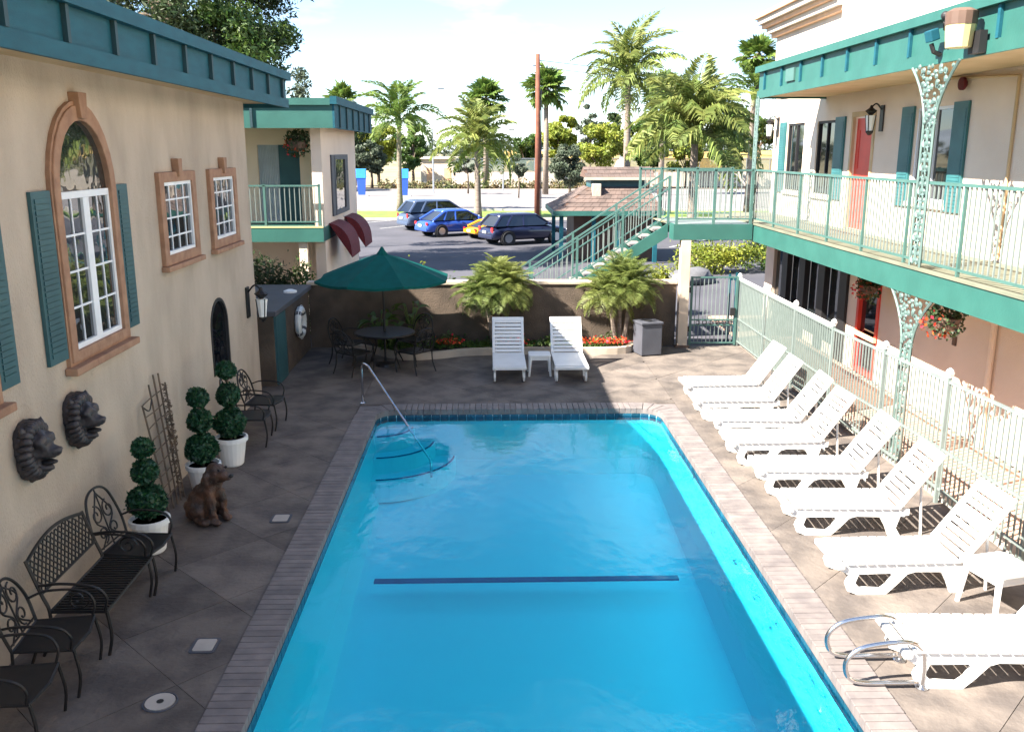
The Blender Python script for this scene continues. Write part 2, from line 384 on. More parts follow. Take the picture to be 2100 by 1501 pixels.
cp, st = rim(PX0 - .02, PX1 + .02, 5.4, PY1 + .02, .37, .101)
me = MB().box(-.025, CW, -st / 2 + .004, st / 2 - .004, -.075, .022).mesh('coping_brick', 'coping', bevel=.006)
h_ = st / 2 - .004; me2 = MB().prism([(-.025, -h_ * .93), (CW, -h_ * 1.95), (CW, h_ * 1.95), (-.025, h_ * .93)], lambda u, v, w: (u, v, -.075 + w), .097).mesh('coping_brick', 'coping', bevel=.006)
for x, y, a in cp: winst('coping_brick', me if abs(a / (PI / 2) - round(a / (PI / 2))) < .01 else me2, pool, (x, y, rnd.uniform(-.002, .002)), (0, 0, a), (1, 1, 1))
tl, st = rim(PX0 + .006, PX1 - .006, 5.4, PY1 - .006, .344, .152)
me = MB().box(-.004, .004, -st / 2 + .004, st / 2 - .004, -.19, -.078).mesh('waterline_tile', 'tile_blue')
for x, y, a in tl: winst('waterline_tile', me, pool, (x, y, 0), (0, 0, a))
# coping bed
mb = MB(); OX0, OX1, OY1 = PX0 - CW, PX1 + CW, PY1 + CW
bed = MB().panel([(OX0 - .02, 2), (OX1 + .02, 2), (OX1 + .02, OY1 + .02), (OX0 - .02, OY1 + .02)], [rrect(PX0 + .001, PX1 - .001, PY0, PY1 - .001, .35, 6)], lambda u, v, w: (u, v, -.012 - w), .07)
bed.build('coping_bed', 'coping', pool)
# deck of stamped concrete cut by joints at 45 degrees
dk = MB()
for a in ((-5.6, OX0 - .021, 2, 20.5), (OX1 + .021, 5.95, 2, 20.5), (OX0 - .021, OX1 + .021, OY1 + .021, 20.5)): quad(dk, *a, -.014)
deck = struct('pool_deck', dk, 'joint')
def clip(poly, x0, x1, y0, y1):
    for ax, lim, sg in ((0, x0, 1), (0, x1, -1), (1, y0, 1), (1, y1, -1)):
        o = []
        for i in range(len(poly)):
            p, q = poly[i], poly[(i + 1) % len(poly)]; dp, dq = (p[ax] - lim) * sg, (q[ax] - lim) * sg
            if dp >= 0: o.append(p)
            if dp * dq < 0: t = dp / (dp - dq); o.append((p[0] + (q[0] - p[0]) * t, p[1] + (q[1] - p[1]) * t))
        poly = o
        if len(poly) < 3: return None
    return poly
def parea(p): return abs(sum(p[i][0] * p[(i + 1) % len(p)][1] - p[(i + 1) % len(p)][0] * p[i][1] for i in range(len(p)))) / 2
D = 1.05; G = .004
for reg in ((-5.5, OX0 - .03, 4.5, 20.4), (OX1 + .03, 5.9, 4.5, 20.4), (OX0 - .022, OX1 + .022, OY1 + .03, 20.4)):
    for i in range(-14, 26):
        for j in range(-4, 26):
            cx, cy = (i - j) * D * .7071 + .3, (i + j) * D * .7071 + .2; h = (D * .7071) - G
            pl = clip([(cx - h, cy), (cx, cy - h), (cx + h, cy), (cx, cy + h)], *reg)
            if pl and parea(pl) > .02:
                MB().prism(pl, lambda u, v, w: (u, v, -.03 + w), .03 + rnd.uniform(-.0012, .0012)).build('deck_slab', 'deck', deck)
# paver walk between the fence and the motel
wk = MB(); quad(wk, 5.95, 7.5, 2, 24.5, -.02); walk = struct('paver_walk', wk, 'joint')
bm1 = MB().box(-.098, .098, -.048, .048, -.03, .03).mesh('paver', 'paver', bevel=.004)
rest = MB(); cnt = 0; cand = []
for i in range(0, 82):
    for j in range(8):
        x = 6.05 + j * .2 + (.1 if i % 2 else 0); y = 8.2 + i * .1
        if x < 7.45: cand.append((x, y))
for x, y in cand[:298]: winst('paver', bm1, walk, (x, y, -.006 + rnd.uniform(-.002, .002)))
for x, y in cand[298:]: rest.box(x - .098, x + .098, y - .048, y + .048, -.03, .024)
for i in range(82, 160):
    for j in range(8):
        x = 6.05 + j * .2 + (.1 if i % 2 else 0); y = 8.2 + i * .1
        if x < 7.45: rest.box(x - .098, x + .098, y - .048, y + .048, -.03, .024)
rest.build('paver_field', 'paver', walk)['kind'] = 'stuff'
MB().box(5.80, 5.948, 4.5, 20.4, -.03, .05).build('walk_kerb', 'kerb', walk)
# street beyond the car park
def poly_sheet(name, pts, z, m):
    mb = MB(); tri = tessellate_polygon([[Vector((x, y, 0)) for x, y in pts]]); mb.add([(x, y, z) for x, y in pts], tri); return struct(name, mb, m)
def curve_y(x, y0): return y0 + .0022 * (x + 6) ** 2 * (-1 if x > -6 else -.3) * .6
xs = [-60 + i * 4 for i in range(36)]
poly_sheet('street', [(x, curve_y(x, 70)) for x in xs] + [(x, curve_y(x, 106)) for x in xs[::-1]], -.048, 'road')
poly_sheet('grass_verge', [(x, 60.5) for x in xs if x < 60] + [(x, curve_y(x, 69.6)) for x in xs[::-1] if x < 60], -.044, 'grass')
mb = MB()
for y0, zt in ((69.6, .10), (106, .12)):
    for a, b in zip(xs, xs[1:]):
        p, q = curve_y(a, y0), curve_y(b, y0)
        mb.add([(a, p, -.06), (b, q, -.06), (b, q + .45, -.06), (a, p + .45, -.06), (a, p, zt), (b, q, zt), (b, q + .45, zt), (a, p + .45, zt)], [(0, 1, 5, 4), (4, 5, 6, 7), (2, 3, 7, 6)])
struct('street_kerb', mb, 'kerb')
MB().box(-40, 40, 60.2, 60.48, -.06, .1).build('parking_kerb', 'kerb')['kind'] = 'structure'
poly_sheet('planting_bed', [(x, curve_y(x, 106.5)) for x in xs] + [(x, 116) for x in xs[::-1]], -.02, 'soil')
# painted bay lines
mb = MB(); mbl = M['bay'] = mat('bay_paint', (.55, .55, .52), .8, var=.15, vs=4)
for i in range(7):
    x0, y0 = -9.5 + i * 3.0, 56 - i * 2.2
    mb.add([(x0, y0, -.048), (x0 + .12, y0, -.048), (x0 + 3.1, y0 + 4.2, -.048), (x0 + 2.98, y0 + 4.2, -.048)], [(0, 1, 2, 3)])
struct('bay_lines', mb, mbl)
# ================================================================== LEFT STUCCO BUILDING
WX = -4.25
lb = thing('stucco_building', 'tan stucco building with teal board fascia and arched window along the dark deck', 'building', (WX - 3, 9, 0))
L2 = lambda u, v, w: (WX - w, u, v)        # u = Y, v = Z, w = into the wall
def arch_loop(y0, y1, z0, zs, zt, n=14):
    """rectangle with a half-ellipse top, counter-clockwise, sill first"""
    c = (y0 + y1) / 2; return [(y0, z0), (y1, z0)] + arc(c, zs, (y1 - y0) / 2, zt - zs, 0, PI, n)
rectl = lambda y0, y1, z0, z1: [(y0, z0), (y1, z0), (y1, z1), (y0, z1)]
bigs = [9.70, 6.85]; smalls = [(11.98, 13.12), (14.12, 15.26)]
holes = [arch_loop(c - .62, c + .62, 2.40, 4.0, 4.72) for c in bigs] + [rectl(a, b, 3.05, 4.01) for a, b in smalls] + [arch_loop(13.62, 14.5, 1.03, 1.72, 2.15)]
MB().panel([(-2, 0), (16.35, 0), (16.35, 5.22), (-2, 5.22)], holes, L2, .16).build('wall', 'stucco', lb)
MB().add([(WX, 16.35, 0), (-14, 16.35, 0), (-14, 16.35, 5.2), (WX, 16.35, 5.2)], [(0, 1, 2, 3)]).add([(WX, -2, 0), (-14, -2, 0), (-14, -2, 5.2), (WX, -2, 5.2)], [(0, 1, 2, 3)]).build('end_wall', 'stucco', lb)
def bar(mb, y0, y1, z0, z1, w0, w1): mb.box(WX - w1 + .085, WX - w0 + .085, y0, y1, z0, z1)
for bi, c in enumerate(bigs):
    gl = MB(); gl.prism(arch_loop(c - .62, c + .62, 2.40, 4.0, 4.72), lambda u, v, w: (WX - .155 - w, u, v), .01)
    wn_ = MB(); bar(wn_, c - .62, c + .62, 2.40, 2.47, .06, .13); bar(wn_, c - .62, c + .62, 3.93, 4.0, .06, .13)
    bar(wn_, c - .62, c - .555, 2.472, 3.928, .06, .13); bar(wn_, c + .555, c + .62, 2.472, 3.928, .06, .13); bar(wn_, c - .07, c + .07, 2.472, 3.928, .055, .132)
    fr_ = wn_.build('window', 'white_frame', lb)
    for sgn in (-1, 1):
        a, b = (c - .553, c - .072) if sgn < 0 else (c + .072, c + .553)
        MB().box(WX - .008, WX + .002, a, b, 2.474, 3.926).build('pane', 'glass', fr_)
        mu = MB(); bar(mu, (a + b) / 2 - .011, (a + b) / 2 + .011, 2.474, 3.926, .071, .0815); 
        for q in (1, 2, 3): bar(mu, a, b, 2.474 + q * .363 - .011, 2.474 + q * .363 + .011, .0712, .081)
        mu.build('muntin', 'white_frame', fr_)
    gm = MB(); gm.prism([(c + .62, 4.002), *arc(c, 4.002, .62, .715, 0, PI, 14)[1:]], lambda u, v, w: (WX + .002 - w, u, v), .01); gm.build('arch_pane', 'glass', fr_)
    # moulded casing: sides and arch in one band, sill and keystone
    outer = arch_loop(c - .74, c + .74, 2.31, 4.0, 4.86); inner = arch_loop(c - .605, c + .605, 2.415, 4.0, 4.705)
    cs = MB().ring(outer, inner, lambda u, v, w: (WX + .065 - w, u, v), .08).build('casing', 'trim', lb, bevel=.012)
    o2 = arch_loop(c - .775, c + .775, 2.28, 4.0, 4.90); i2 = arch_loop(c - .70, c + .70, 2.35, 4.0, 4.815)
    MB().ring(o2, i2, lambda u, v, w: (WX + .045 - w, u, v), .05).build('casing_edge', 'trim', cs)
    MB().prism([(c - .07, 4.72), (c + .07, 4.72), (c + .10, 4.98), (c - .10, 4.98)], lambda u, v, w: (WX + .11 - w, u, v), .12).build('keystone', 'trim', cs, bevel=.01)
    bs = MB(); bs.box(WX, WX + .13, c - .83, c + .83, 2.20, 2.279); bs.build('window_ledge', 'trim', cs, bevel=.015)
    for a, b in ((c - 1.17, c - .79), (c + .79, c + 1.10)):
        sh = MB().box(WX + .003, WX + .04, a, b, 2.38, 4.03).build('shutter', 'shutter', lb)
        me = MB().box(WX + .042, WX + .05, a + .05, b - .05, -.021, .021).mesh('louver', 'shutter')
        for q in range(28): winst('louver', me, sh, (0, 0, 2.47 + q * .0545), (0, 0, 0))
for a, b in smalls:
    w_ = MB(); bar(w_, a, b, 3.05, 3.105, .05, .12); bar(w_, a, b, 3.955, 4.01, .05, .12); bar(w_, a, a + .055, 3.107, 3.953, .05, .12); bar(w_, b - .055, b, 3.107, 3.953, .05, .12)
    fr_ = w_.build('window', 'white_frame', lb)
    MB().box(WX - .008, WX + .002, a + .055, b - .055, 3.107, 3.953).build('pane', 'glass', fr_)
    mu = MB()
    for q in (1, 2, 3): y = a + (b - a) * q / 4; bar(mu, y - .011, y + .011, 3.107, 3.953, .071, .0815)
    for q in (1, 2, 3): z = 3.05 + .96 * q / 4; bar(mu, a + .055, b - .055, z - .011, z + .011, .0712, .081)
    mu.build('muntin', 'white_frame', fr_)
    cs = MB().ring(rectl(a - .16, b + .16, 2.93, 4.13), rectl(a + .01, b - .01, 3.06, 4.0), lambda u, v, w: (WX + .06 - w, u, v), .075).build('casing', 'trim', lb, bevel=.012)
    c = (a + b) / 2; MB().prism([(c - .055, 4.06), (c + .055, 4.06), (c + .085, 4.30), (c - .085, 4.30)], lambda u, v, w: (WX + .1 - w, u, v), .1).build('keystone', 'trim', cs, bevel=.01)
    MB().box(WX, WX + .11, a - .2, b + .2, 2.86, 2.929).build('window_ledge', 'trim', cs, bevel=.012)
# arched niche with dark glass
MB().prism(arch_loop(13.62, 14.5, 1.03, 1.72, 2.15), lambda u, v, w: (WX - .03 - w, u, v), .02).build('niche_glass', 'glass_dark', lb)
MB().ring(arch_loop(13.60, 14.52, 1.01, 1.72, 2.17), arch_loop(13.65, 14.47, 1.06, 1.72, 2.12), lambda u, v, w: (WX + .012 - w, u, v), .05).build('niche_frame', 'dark', lb)
# eaves
EX = -3.6
MB().box(-14, EX - .05, -2.4, 16.98, 5.222, 5.30).build('soffit', 'soffit', lb)
MB().box(-14, EX - .06, -2.4, 16.95, 5.60, 5.70).build('roof', 'roof_flat', lb)
MB().box(EX - .048, EX, -2.4, 17.03, 5.15, 5.30).box(-14, EX - .049, 16.982, 17.03, 5.15, 5.30).build('fascia_board', 'teal_dark', lb)
MB().box(EX - .048, EX - .035, -2.4, 16.99, 5.301, 5.62).box(-14, EX - .049, 16.96, 16.99, 5.301, 5.62).build('fascia_panel', 'teal_dark', lb)
MB().box(EX - .10, EX + .05, -2.4, 17.08, 5.621, 5.76).box(-14, EX - .101, 16.93, 17.08, 5.621, 5.76).build('fascia_cap', 'teal_dark', lb)
me = MB().box(EX - .034, EX + .012, -.03, .03, 5.302, 5.619).mesh('batten', 'batten')
for q in range(17): winst('batten', me, lb, (0, 16.6 - q * 1.04, 0))
# unseen block added behind the corner to shade the umbrella and patio
MB().box(-14, -7.5, 11, 19.2, 5.702, 7.0).build('added_shade_block', 'stucco', lb)
MB().box(-14, -7.5, 16.4, 19.2, 0, 5.7).build('added_shade_block_base', 'stucco', lb)
# wall lantern and low enclosure at the corner of the patio
def lantern(name, label, loc, s=1., facing=(1, 0), group=None):
    t = thing(name, label, 'wall lamp', (0, 0, 0), 0, group)
    MB().box(0, .02, -.06, .06, -.18, .18).build('back_plate', 'iron', t, bevel=.006)
    MB().tube(bez([(.02, 0, .12), (.10, 0, .20), (.17, 0, .14), (.17, 0, .08)]), .011).build('arm', 'iron', t)
    MB().lathe([(.02, .0), (.085, .06), (.03, .10), (.012, .14)], (.17, 0, -.04 + .08), 8).build('cap', 'iron', t)
    MB().lathe([(.045, -.17), (.07, .04)], (.17, 0, 0), 8).build('glass_body', 'light_white', t)
    fr = MB()
    for j in range(4): a = j * PI / 2 + PI / 4; fr.tube([(.17 + .048 * math.cos(a), .048 * math.sin(a), -.17), (.17 + .074 * math.cos(a), .074 * math.sin(a), .045)], .007, 4)
    fr.lathe([(.02, -.23), (.055, -.19), (.055, -.17)], (.17, 0, 0), 8); fr.build('cage', 'iron', t)
    t.location = loc; t.rotation_euler = (0, 0, math.atan2(facing[1], facing[0])); t.scale = (s, s, s); return t
lantern('wall_lantern', 'dark iron wall lantern near the end of the tan stucco wall', (WX, 15.75, 1.82), 1.5)

enc = thing('equipment_enclosure', 'low dark stucco enclosure with flat grey top beside the back wall', 'enclosure', (-4.8, 18.4, 0))
MB().box(-6.2, -4.1, 16.9, 20.35, 0, 1.36).build('wall', 'wall_back', enc)
MB().box(-6.25, -4.03, 16.85, 20.39, 1.362, 1.46).build('flat_top', 'grey_box', enc, bevel=.01)
MB().box(-4.099, -4.05, 16.95, 17.75, .02, 1.34).build('door', 'shutter', enc)
t = thing('life_ring', 'white life ring hung on the dark enclosure wall', 'life ring', (-4.08, 19.0, .86))
ring = [(-4.02, 19.0 + .27 * math.cos(a), .86 + .27 * math.sin(a)) for a in [2 * PI * i / 24 for i in range(24)]]
MB().tube(ring, .075, 8, closed=True).build('ring', 'light_white', t, smooth=True)
for q in range(4):
    a = PI / 4 + q * PI / 2; MB().tube([(-4.02, 19 + .27 * math.cos(a + e), .86 + .27 * math.sin(a + e)) for e in (-.14, .14)], .079, 8).build('band', 'grey_box', t)
MB().tube([(-4.0, 19 + .36 * math.cos(a), .86 + .36 * math.sin(a)) for a in [2 * PI * i / 24 for i in range(24)]], .008, 5, closed=True).build('rope', 'light_white', t)
t = thing('pool_float_can', 'small white disc light lying on the enclosure top', 'lamp', (-4.25, 19.2, 1.46))
MB().lathe([(.14, 0), (.14, .04), (.06, .07)], (-4.25, 19.2, 1.461), 14).build('disc', 'light_white', t)
t.name = 'disc_lamp'

# ================================================================== BACK WALL AND PLANTER
bw = thing('patio_wall', 'brown rough stucco wall with pale cap behind the planter', 'wall', (0, 20.5, 0))
MB().box(-4.1, 4.28, 20.4, 20.64, 0, 1.44).build('wall', 'wall_back', bw)
MB().box(-4.14, 4.3, 20.36, 20.68, 1.442, 1.52).build('cap', 'cap', bw, bevel=.015)
kerbp = [(-3.4, 20.36, 0), (-2.6, 19.75, 0), (-1.9, 19.15, 0), (-1.2, 19.2, 0), (-.5, 19.5, 0), (.6, 19.62, 0), (1.8, 19.55, 0), (3.0, 19.65, 0), (3.25, 20.3, 0)]
kp = bez(kerbp, 5)
pl = thing('planter_kerb', 'curved low concrete planter kerb in front of the brown wall', 'kerb', (0, 19.5, 0))
mb = MB(); kk = len(kp); Vv = []
for i, p in enumerate(kp):
    t_ = (kp[min(i + 1, kk - 1)] - kp[max(i - 1, 0)]).normalized(); nrm = Vector((t_.y, -t_.x, 0))
    for d, z in ((.07, 0), (.07, .15), (-.07, .15), (-.07, 0)): Vv.append(p + nrm * d + Vector((0, 0, z)))
mb.add(Vv, [(4 * i + a, 4 * i + (a + 1) % 4, 4 * i + 4 + (a + 1) % 4, 4 * i + 4 + a) for i in range(kk - 1) for a in range(4)]); mb.build('kerb', 'cap', pl)
mb = MB(); lp = [(p.x, p.y) for p in kp] + [(3.25, 20.39), (-3.4, 20.39)]
mb.add([(x, y, .10) for x, y in lp], tessellate_polygon([[Vector((x, y, 0)) for x, y in lp]])); mb.build('soil', 'soil', pl)
post = thing('landing_post', 'pale beige square post holding up the stair landing', 'post', (4.42, 20.3, 0))
MB().box(4.31, 4.53, 20.19, 20.41, .05, 2.45).build('shaft', 'post', post, bevel=.01)
MB().box(4.27, 4.57, 20.15, 20.45, 0, .05).build('base', 'brown', post)
# ================================================================== RIGHT TWO-STOREY MOTEL
RX = 7.5; SX = 5.92; ZS0, ZS1 = 2.43, 2.80
rb = thing('motel_building', 'two storey cream motel with teal balcony, red door and long roof fascia', 'building', (RX, 12, 0))
R2 = lambda u, v, w: (RX + w, u, v)
up_h = [rectl(21.95, 23.2, 3.45, 5.05), rectl(19.95, 21.1, 3.45, 5.05), rectl(14.88, 16.2, 3.55, 5.12), rectl(17.98, 18.98, 2.83, 5.08)]
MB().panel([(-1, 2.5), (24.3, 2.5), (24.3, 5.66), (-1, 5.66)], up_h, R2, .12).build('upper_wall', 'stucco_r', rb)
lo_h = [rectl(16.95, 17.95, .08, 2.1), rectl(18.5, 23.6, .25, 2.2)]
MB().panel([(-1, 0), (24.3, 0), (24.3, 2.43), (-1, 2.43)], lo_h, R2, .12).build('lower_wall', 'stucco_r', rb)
MB().add([(RX, 24.3, 0), (16, 24.3, 0), (16, 24.3, 7.3), (RX, 24.3, 7.3)], [(0, 1, 2, 3)]).build('end_wall', 'stucco_r', rb)
# windows upstairs
for a, b, z0, z1 in ((21.95, 23.2, 3.45, 5.05), (19.95, 21.1, 3.45, 5.05), (14.88, 16.2, 3.55, 5.12)):
    f = MB()
    for y0, y1, q0, q1 in ((a, b, z0, z0 + .05), (a, b, z1 - .05, z1), (a, a + .05, z0 + .052, z1 - .052), (b - .05, b, z0 + .052, z1 - .052), ((a + b) / 2 - .025, (a + b) / 2 + .025, z0 + .052, z1 - .052)):
        f.box(RX + .03, RX + .08, y0, y1, q0, q1)
    f = f.build('window', 'white_frame' if b < 20 else 'dark', rb)
    MB().box(RX + .065, RX + .075, a + .05, b - .05, z0 + .05, z1 - .05).build('pane', 'glass_dark', f)
    MB().box(RX - .06, RX - .002, a - .06, b + .06, z0 - .10, z0 - .03).build('sill', 'stucco_r', f)
for a, b, z0, z1 in ((19.38, 19.9, 3.38, 5.10), (14.38, 14.84, 3.43, 5.16), (16.24, 16.7, 3.43, 5.16), (23.24, 23.7, 3.38, 5.1)):
    sh = MB().box(RX - .045, RX - .004, a, b, z0, z1).build('shutter', 'shutter_t', rb)
    me = MB().box(RX - .053, RX - .046, a + .05, b - .05, -.022, .022).mesh('louver', 'shutter_t')
    for q in range(26): winst('louver', me, sh, (0, 0, z0 + .1 + q * .06))
d = MB().box(RX + .06, RX + .10, 18.02, 18.94, 2.83, 5.04).build('door', 'red', rb, label='bright red door on the upper floor')
MB().sphere((RX + .03, 18.12, 3.85), .04).build('knob', 'brown', d)
MB().box(RX + .052, RX + .059, 18.06, 18.16, 4.0, 4.28).build('lock_plate', 'dark', d)
for z0, z1 in ((3.0, 3.75), (4.0, 4.85)):
    MB().ring(rectl(18.17, 18.80, z0, z1), rectl(18.21, 18.76, z0 + .04, z1 - .04), lambda u, v, w: (RX + .06 - w, u, v), .012).build('moulding', 'red', d)
f = MB().ring([(17.90, 2.83), (19.06, 2.83), (19.06, 5.17), (17.90, 5.17)], [(17.99, 2.831), (18.97, 2.831), (18.97, 5.07), (17.99, 5.07)], lambda u, v, w: (RX - .025 + w, u, v), .06).build('door_frame', 'soffit', rb)
# ground floor: dark glazed bays and a red framed door
bays = [18.5 + i * 1.275 for i in range(5)]
for i in range(4):
    a, b = bays[i], bays[i + 1]
    w_ = MB().box(RX - .06, RX + .07, a, a + .40, .02, 2.3).box(RX, RX + .07, a + .401, b, 2.1, 2.2).box(RX, RX + .07, a + .401, b, .25, .36).build('glazed_bay', 'dark', rb)
    MB().box(RX + .085, RX + .095, a + .401, b, .361, 2.099).build('pane', 'glass', w_)
d = MB().box(RX + .05, RX + .09, 17.03, 17.87, .08, 2.08).build('lower_door', 'glass_dark', rb)
MB().ring([(16.93, .03), (17.97, .03), (17.97, 2.14), (16.93, 2.14)], [(17.03, .1), (17.87, .1), (17.87, 2.05), (17.03, 2.05)], lambda u, v, w: (RX - .03 + w, u, v), .1).build('door_frame', 'red', d)
MB().box(RX - .09, RX - .035, 16.9, 18.0, .78, .86).build('ledge', 'cornice', rb)
# balcony slab
MB().box(SX + .06, RX, -1, 24.3, ZS0 + .04, ZS1).build('balcony_floor', 'balcony', rb)
MB().box(SX + .06, RX, -1, 24.3, ZS0 + .008, ZS0 + .038).build('bounce_ceiling', 'soffit', rb)  # unseen pale underside added to bounce light onto the lower wall
MB().box(SX, SX + .055, -1, 22.0, ZS0, ZS1 - .01).build('slab_fascia', 'teal', rb)
MB().box(SX - .02, SX + .058, -1, 22.0, ZS1 - .008, ZS1 + .03).build('slab_edge', 'balcony', rb)
# roof
FX = 5.95
MB().box(FX + .05, RX, -1, 20.66, 5.562, 5.64).build('soffit', 'soffit', rb)
MB().box(FX + .06, RX, -1, 20.6, 6.0, 6.08).build('roof', 'roof_flat', rb)
MB().box(FX, FX + .048, -1, 20.70, 5.52, 5.68).box(FX + .049, RX, 20.662, 20.70, 5.52, 5.68).build('fascia_board', 'teal', rb)
MB().box(FX + .03, FX + .048, -1, 20.67, 5.681, 6.06).box(FX + .049, RX, 20.64, 20.67, 5.681, 6.06).build('fascia_panel', 'teal', rb)
MB().box(FX - .06, FX + .10, -1, 20.74, 6.061, 6.19).box(FX + .101, RX, 20.60, 20.74, 6.061, 6.19).build('fascia_cap', 'teal', rb)
me = MB().box(FX - .012, FX + .029, -.03, .03, 5.682, 6.059).mesh('batten', 'teal_dark')
for q in range(15): winst('batten', me, rb, (0, 20.2 - q * 1.15, 0))
MB().box(FX - .008, FX + .029, 18.25, 18.75, 5.74, 5.98).build('vent_grille', 'teal_rail', rb)
# parapets
MB().box(7.42, 7.7, 19.6, 24.31, 5.9, 7.3).build('parapet', 'cream', rb)
MB().box(7.30, 7.9, -1, 19.59, 6.08, 9.6).build('parapet_tower', 'cream', rb)
for x, z0, z1, m in ((7.30, 7.22, 7.32, 'cornice'), (7.20, 7.321, 7.46, 'cream'), (7.10, 7.461, 7.56, 'cornice'), (7.0, 7.561, 7.70, 'cream'), (6.92, 7.701, 7.80, 'cornice')):
    MB().box(x, 7.9, 19.592, 24.31 + (7.42 - x), z0, z1).build('cornice_step', m, rb, bevel=.01)
# conduit, junction box, alarm bell
MB().tube([(RX - .03, 15.26, 5.55), (RX - .03, 13.1, 5.43), (RX - .03, 13.1, 2.85)], .025, 6).build('conduit', 'soffit', rb)
MB().lathe([(.10, 0), (.10, .05), (.05, .09)], (RX - .12, 14.55, 5.42), 12, 'x').build('alarm_bell', 'maroon', rb)
MB().tube([(RX - .06, 12.9, 0), (RX - .06, 12.9, 2.43)], .05, 8).build('drain_pipe', 'stucco_r', rb)
MB().box(RX - .03, RX - .001, 14.0, 14.1, 1.35, 1.5).build('outlet_plate', 'brown', rb)
lantern('wall_lantern', 'black wall lantern right of the red upper door', (RX, 17.62, 5.0), 1.35, (-1, 0))
lantern('wall_lantern', 'black wall lantern at the far corner of the upper motel wall', (RX, 23.95, 5.0), 1.35, (-1, 0))
# balcony railing: posts, rails and balusters
rl = thing('balcony_railing', 'long teal metal balcony railing along the motel upper floor', 'railing', (SX + .05, 14, ZS1))
RZ = 4.0; rx = SX + .06
MB().box(rx - .03, rx + .03, 6, 20.6, RZ - .04, RZ).build('top_rail', 'teal_rail', rl)
MB().box(rx - .018, rx + .018, 6, 20.6, ZS1 + .10, ZS1 + .135).build('bottom_rail', 'teal_rail', rl)
me = MB().box(-.0095, .0095, -.0095, .0095, ZS1 + .136, RZ - .041).mesh('baluster', 'teal_pale')
mp_ = MB().box(-.02, .02, -.02, .02, ZS1 + .032, RZ - .0405).mesh('railing_post', 'teal_rail')
y = 20.55; i = 0
while y > 8.6:
    if i % 13 == 0: winst('railing_post', mp_, rl, (rx, y, 0))
    else: winst('baluster', me, rl, (rx, y, 0))
    y -= .118; i += 1
# cast-iron lattice columns
def filigree(t, y, z0, z1, flare, m='teal_pale', w=.15):
    x = SX + .02
    fr = MB()
    for s in (-1, 1):
        pts = [(x, y + s * w, z0), (x, y + s * w, z1 - flare)] + [(x, y + s * (w + (flare * .62) * (q / 6) ** 2), z1 - flare + flare * q / 6) for q in range(1, 7)]
        fr.tube(pts, .022, 5)
    fr.build('upright', m, t)
    zz = z0 + .12; n_ = max(1, int((z1 - flare - z0) / .30))
    st_ = (z1 - flare - z0) / n_
    for q in range(n_):
        zc = z0 + st_ * (q + .5); sc = MB()
        for s in (-1, 1):
            sc.tube([(x, y + s * (.068 + .058 * math.cos(a)), zc + st_ * .24 * math.sin(a) * 1.6) for a in [2 * PI * e / 12 for e in range(12)]], .015, 4, closed=True)
        sc.tube([(x, y + .045 * math.cos(a), zc + st_ * .5 + .045 * math.sin(a)) for a in [2 * PI * e / 8 for e in range(8)]], .014, 4, closed=True)
        for e in range(5):
            a = e * 2 * PI / 5 + .3; sc.sphere((x, y + .075 * math.cos(a), zc + .085 * math.sin(a)), (.018, .036, .036), 5, 4)
        sc.build('scroll_panel', m, t)
    if flare:
        sc = MB(); r_ = random.Random(3)
        for q in range(70):
            u = r_.random(); hw = w + flare * .62 * u * u; sc.sphere((x + r_.uniform(-.02, .02), y + r_.uniform(-hw, hw), z1 - flare + flare * u), (.02, r_.uniform(.025, .05), r_.uniform(.025, .05)), 5, 4)
        for s in (-1, 1):
            for q in range(3):
                u = .35 + q * .25; hw = (w + flare * .62 * u * u) * .62
                sc.tube([(x, y + s * hw + .055 * math.cos(a) * (1 - a / 9), z1 - flare * (1 - u) + .055 * math.sin(a) * (1 - a / 9)) for a in [e * .6 for e in range(13)]], .012, 4)
        sc.build('leaf_bracket', m, t)
for y, up, lo in ((12.45, 'ornate teal cast iron column on the balcony in front of the shuttered window', 'ornate pale cast iron column below the balcony beside the flower basket'), (20.55, 'slim ornate teal column at the far end of the balcony', None)):
    t = thing('iron_column', up, 'column', (SX + .02, y, ZS1), 0, 'cast iron motel columns'); filigree(t, y, ZS1 + .03, 5.52, .8 if y < 20 else 0, 'iron_teal', .15 if y < 20 else .10)
    if lo: t = thing('iron_column', lo, 'column', (SX + .02, y, 0), 0, 'cast iron motel columns'); filigree(t, y, .02, ZS0, .75, 'iron_teal', .15)
# flood lamps on the fascia
t = thing('drum_lamp', 'cream drum lamp with brown cap fixed to the teal roof fascia', 'lamp', (FX - .2, 11.55, 5.95))
MB().lathe([(.15, 5.62), (.175, 5.88)], (FX - .22, 11.45, 0), 14).build('shade', 'yellow_lamp', t, smooth=False)
MB().lathe([(.18, 5.881), (.185, 6.03), (.11, 6.07)], (FX - .22, 11.45, 0), 14).build('cap', 'brown', t)
MB().box(FX - .10, FX - .01, 11.2, 11.45, 5.54, 5.80).build('bracket', 'dark', t)
t = thing('flood_light', 'small dark teal flood light above the ornate column', 'lamp', (FX - .1, 12.3, 5.8))
MB().obox((FX - .16, 12.3, 5.86), (.055, 0, .02), (0, .09, 0), (-.02, 0, .07)).build('head', 'teal_dark', t, bevel=.015)
MB().tube([(FX - .02, 12.3, 5.62), (FX - .12, 12.3, 5.66), (FX - .16, 12.3, 5.76)], .03, 6).build('arm', 'dark', t)
MB().sphere((FX - .1, 12.12, 6.08), .055).tube([(FX - .1, 12.12, 6.0), (FX - .05, 12.2, 5.92)], .02).build('sensor', 'dark', t)

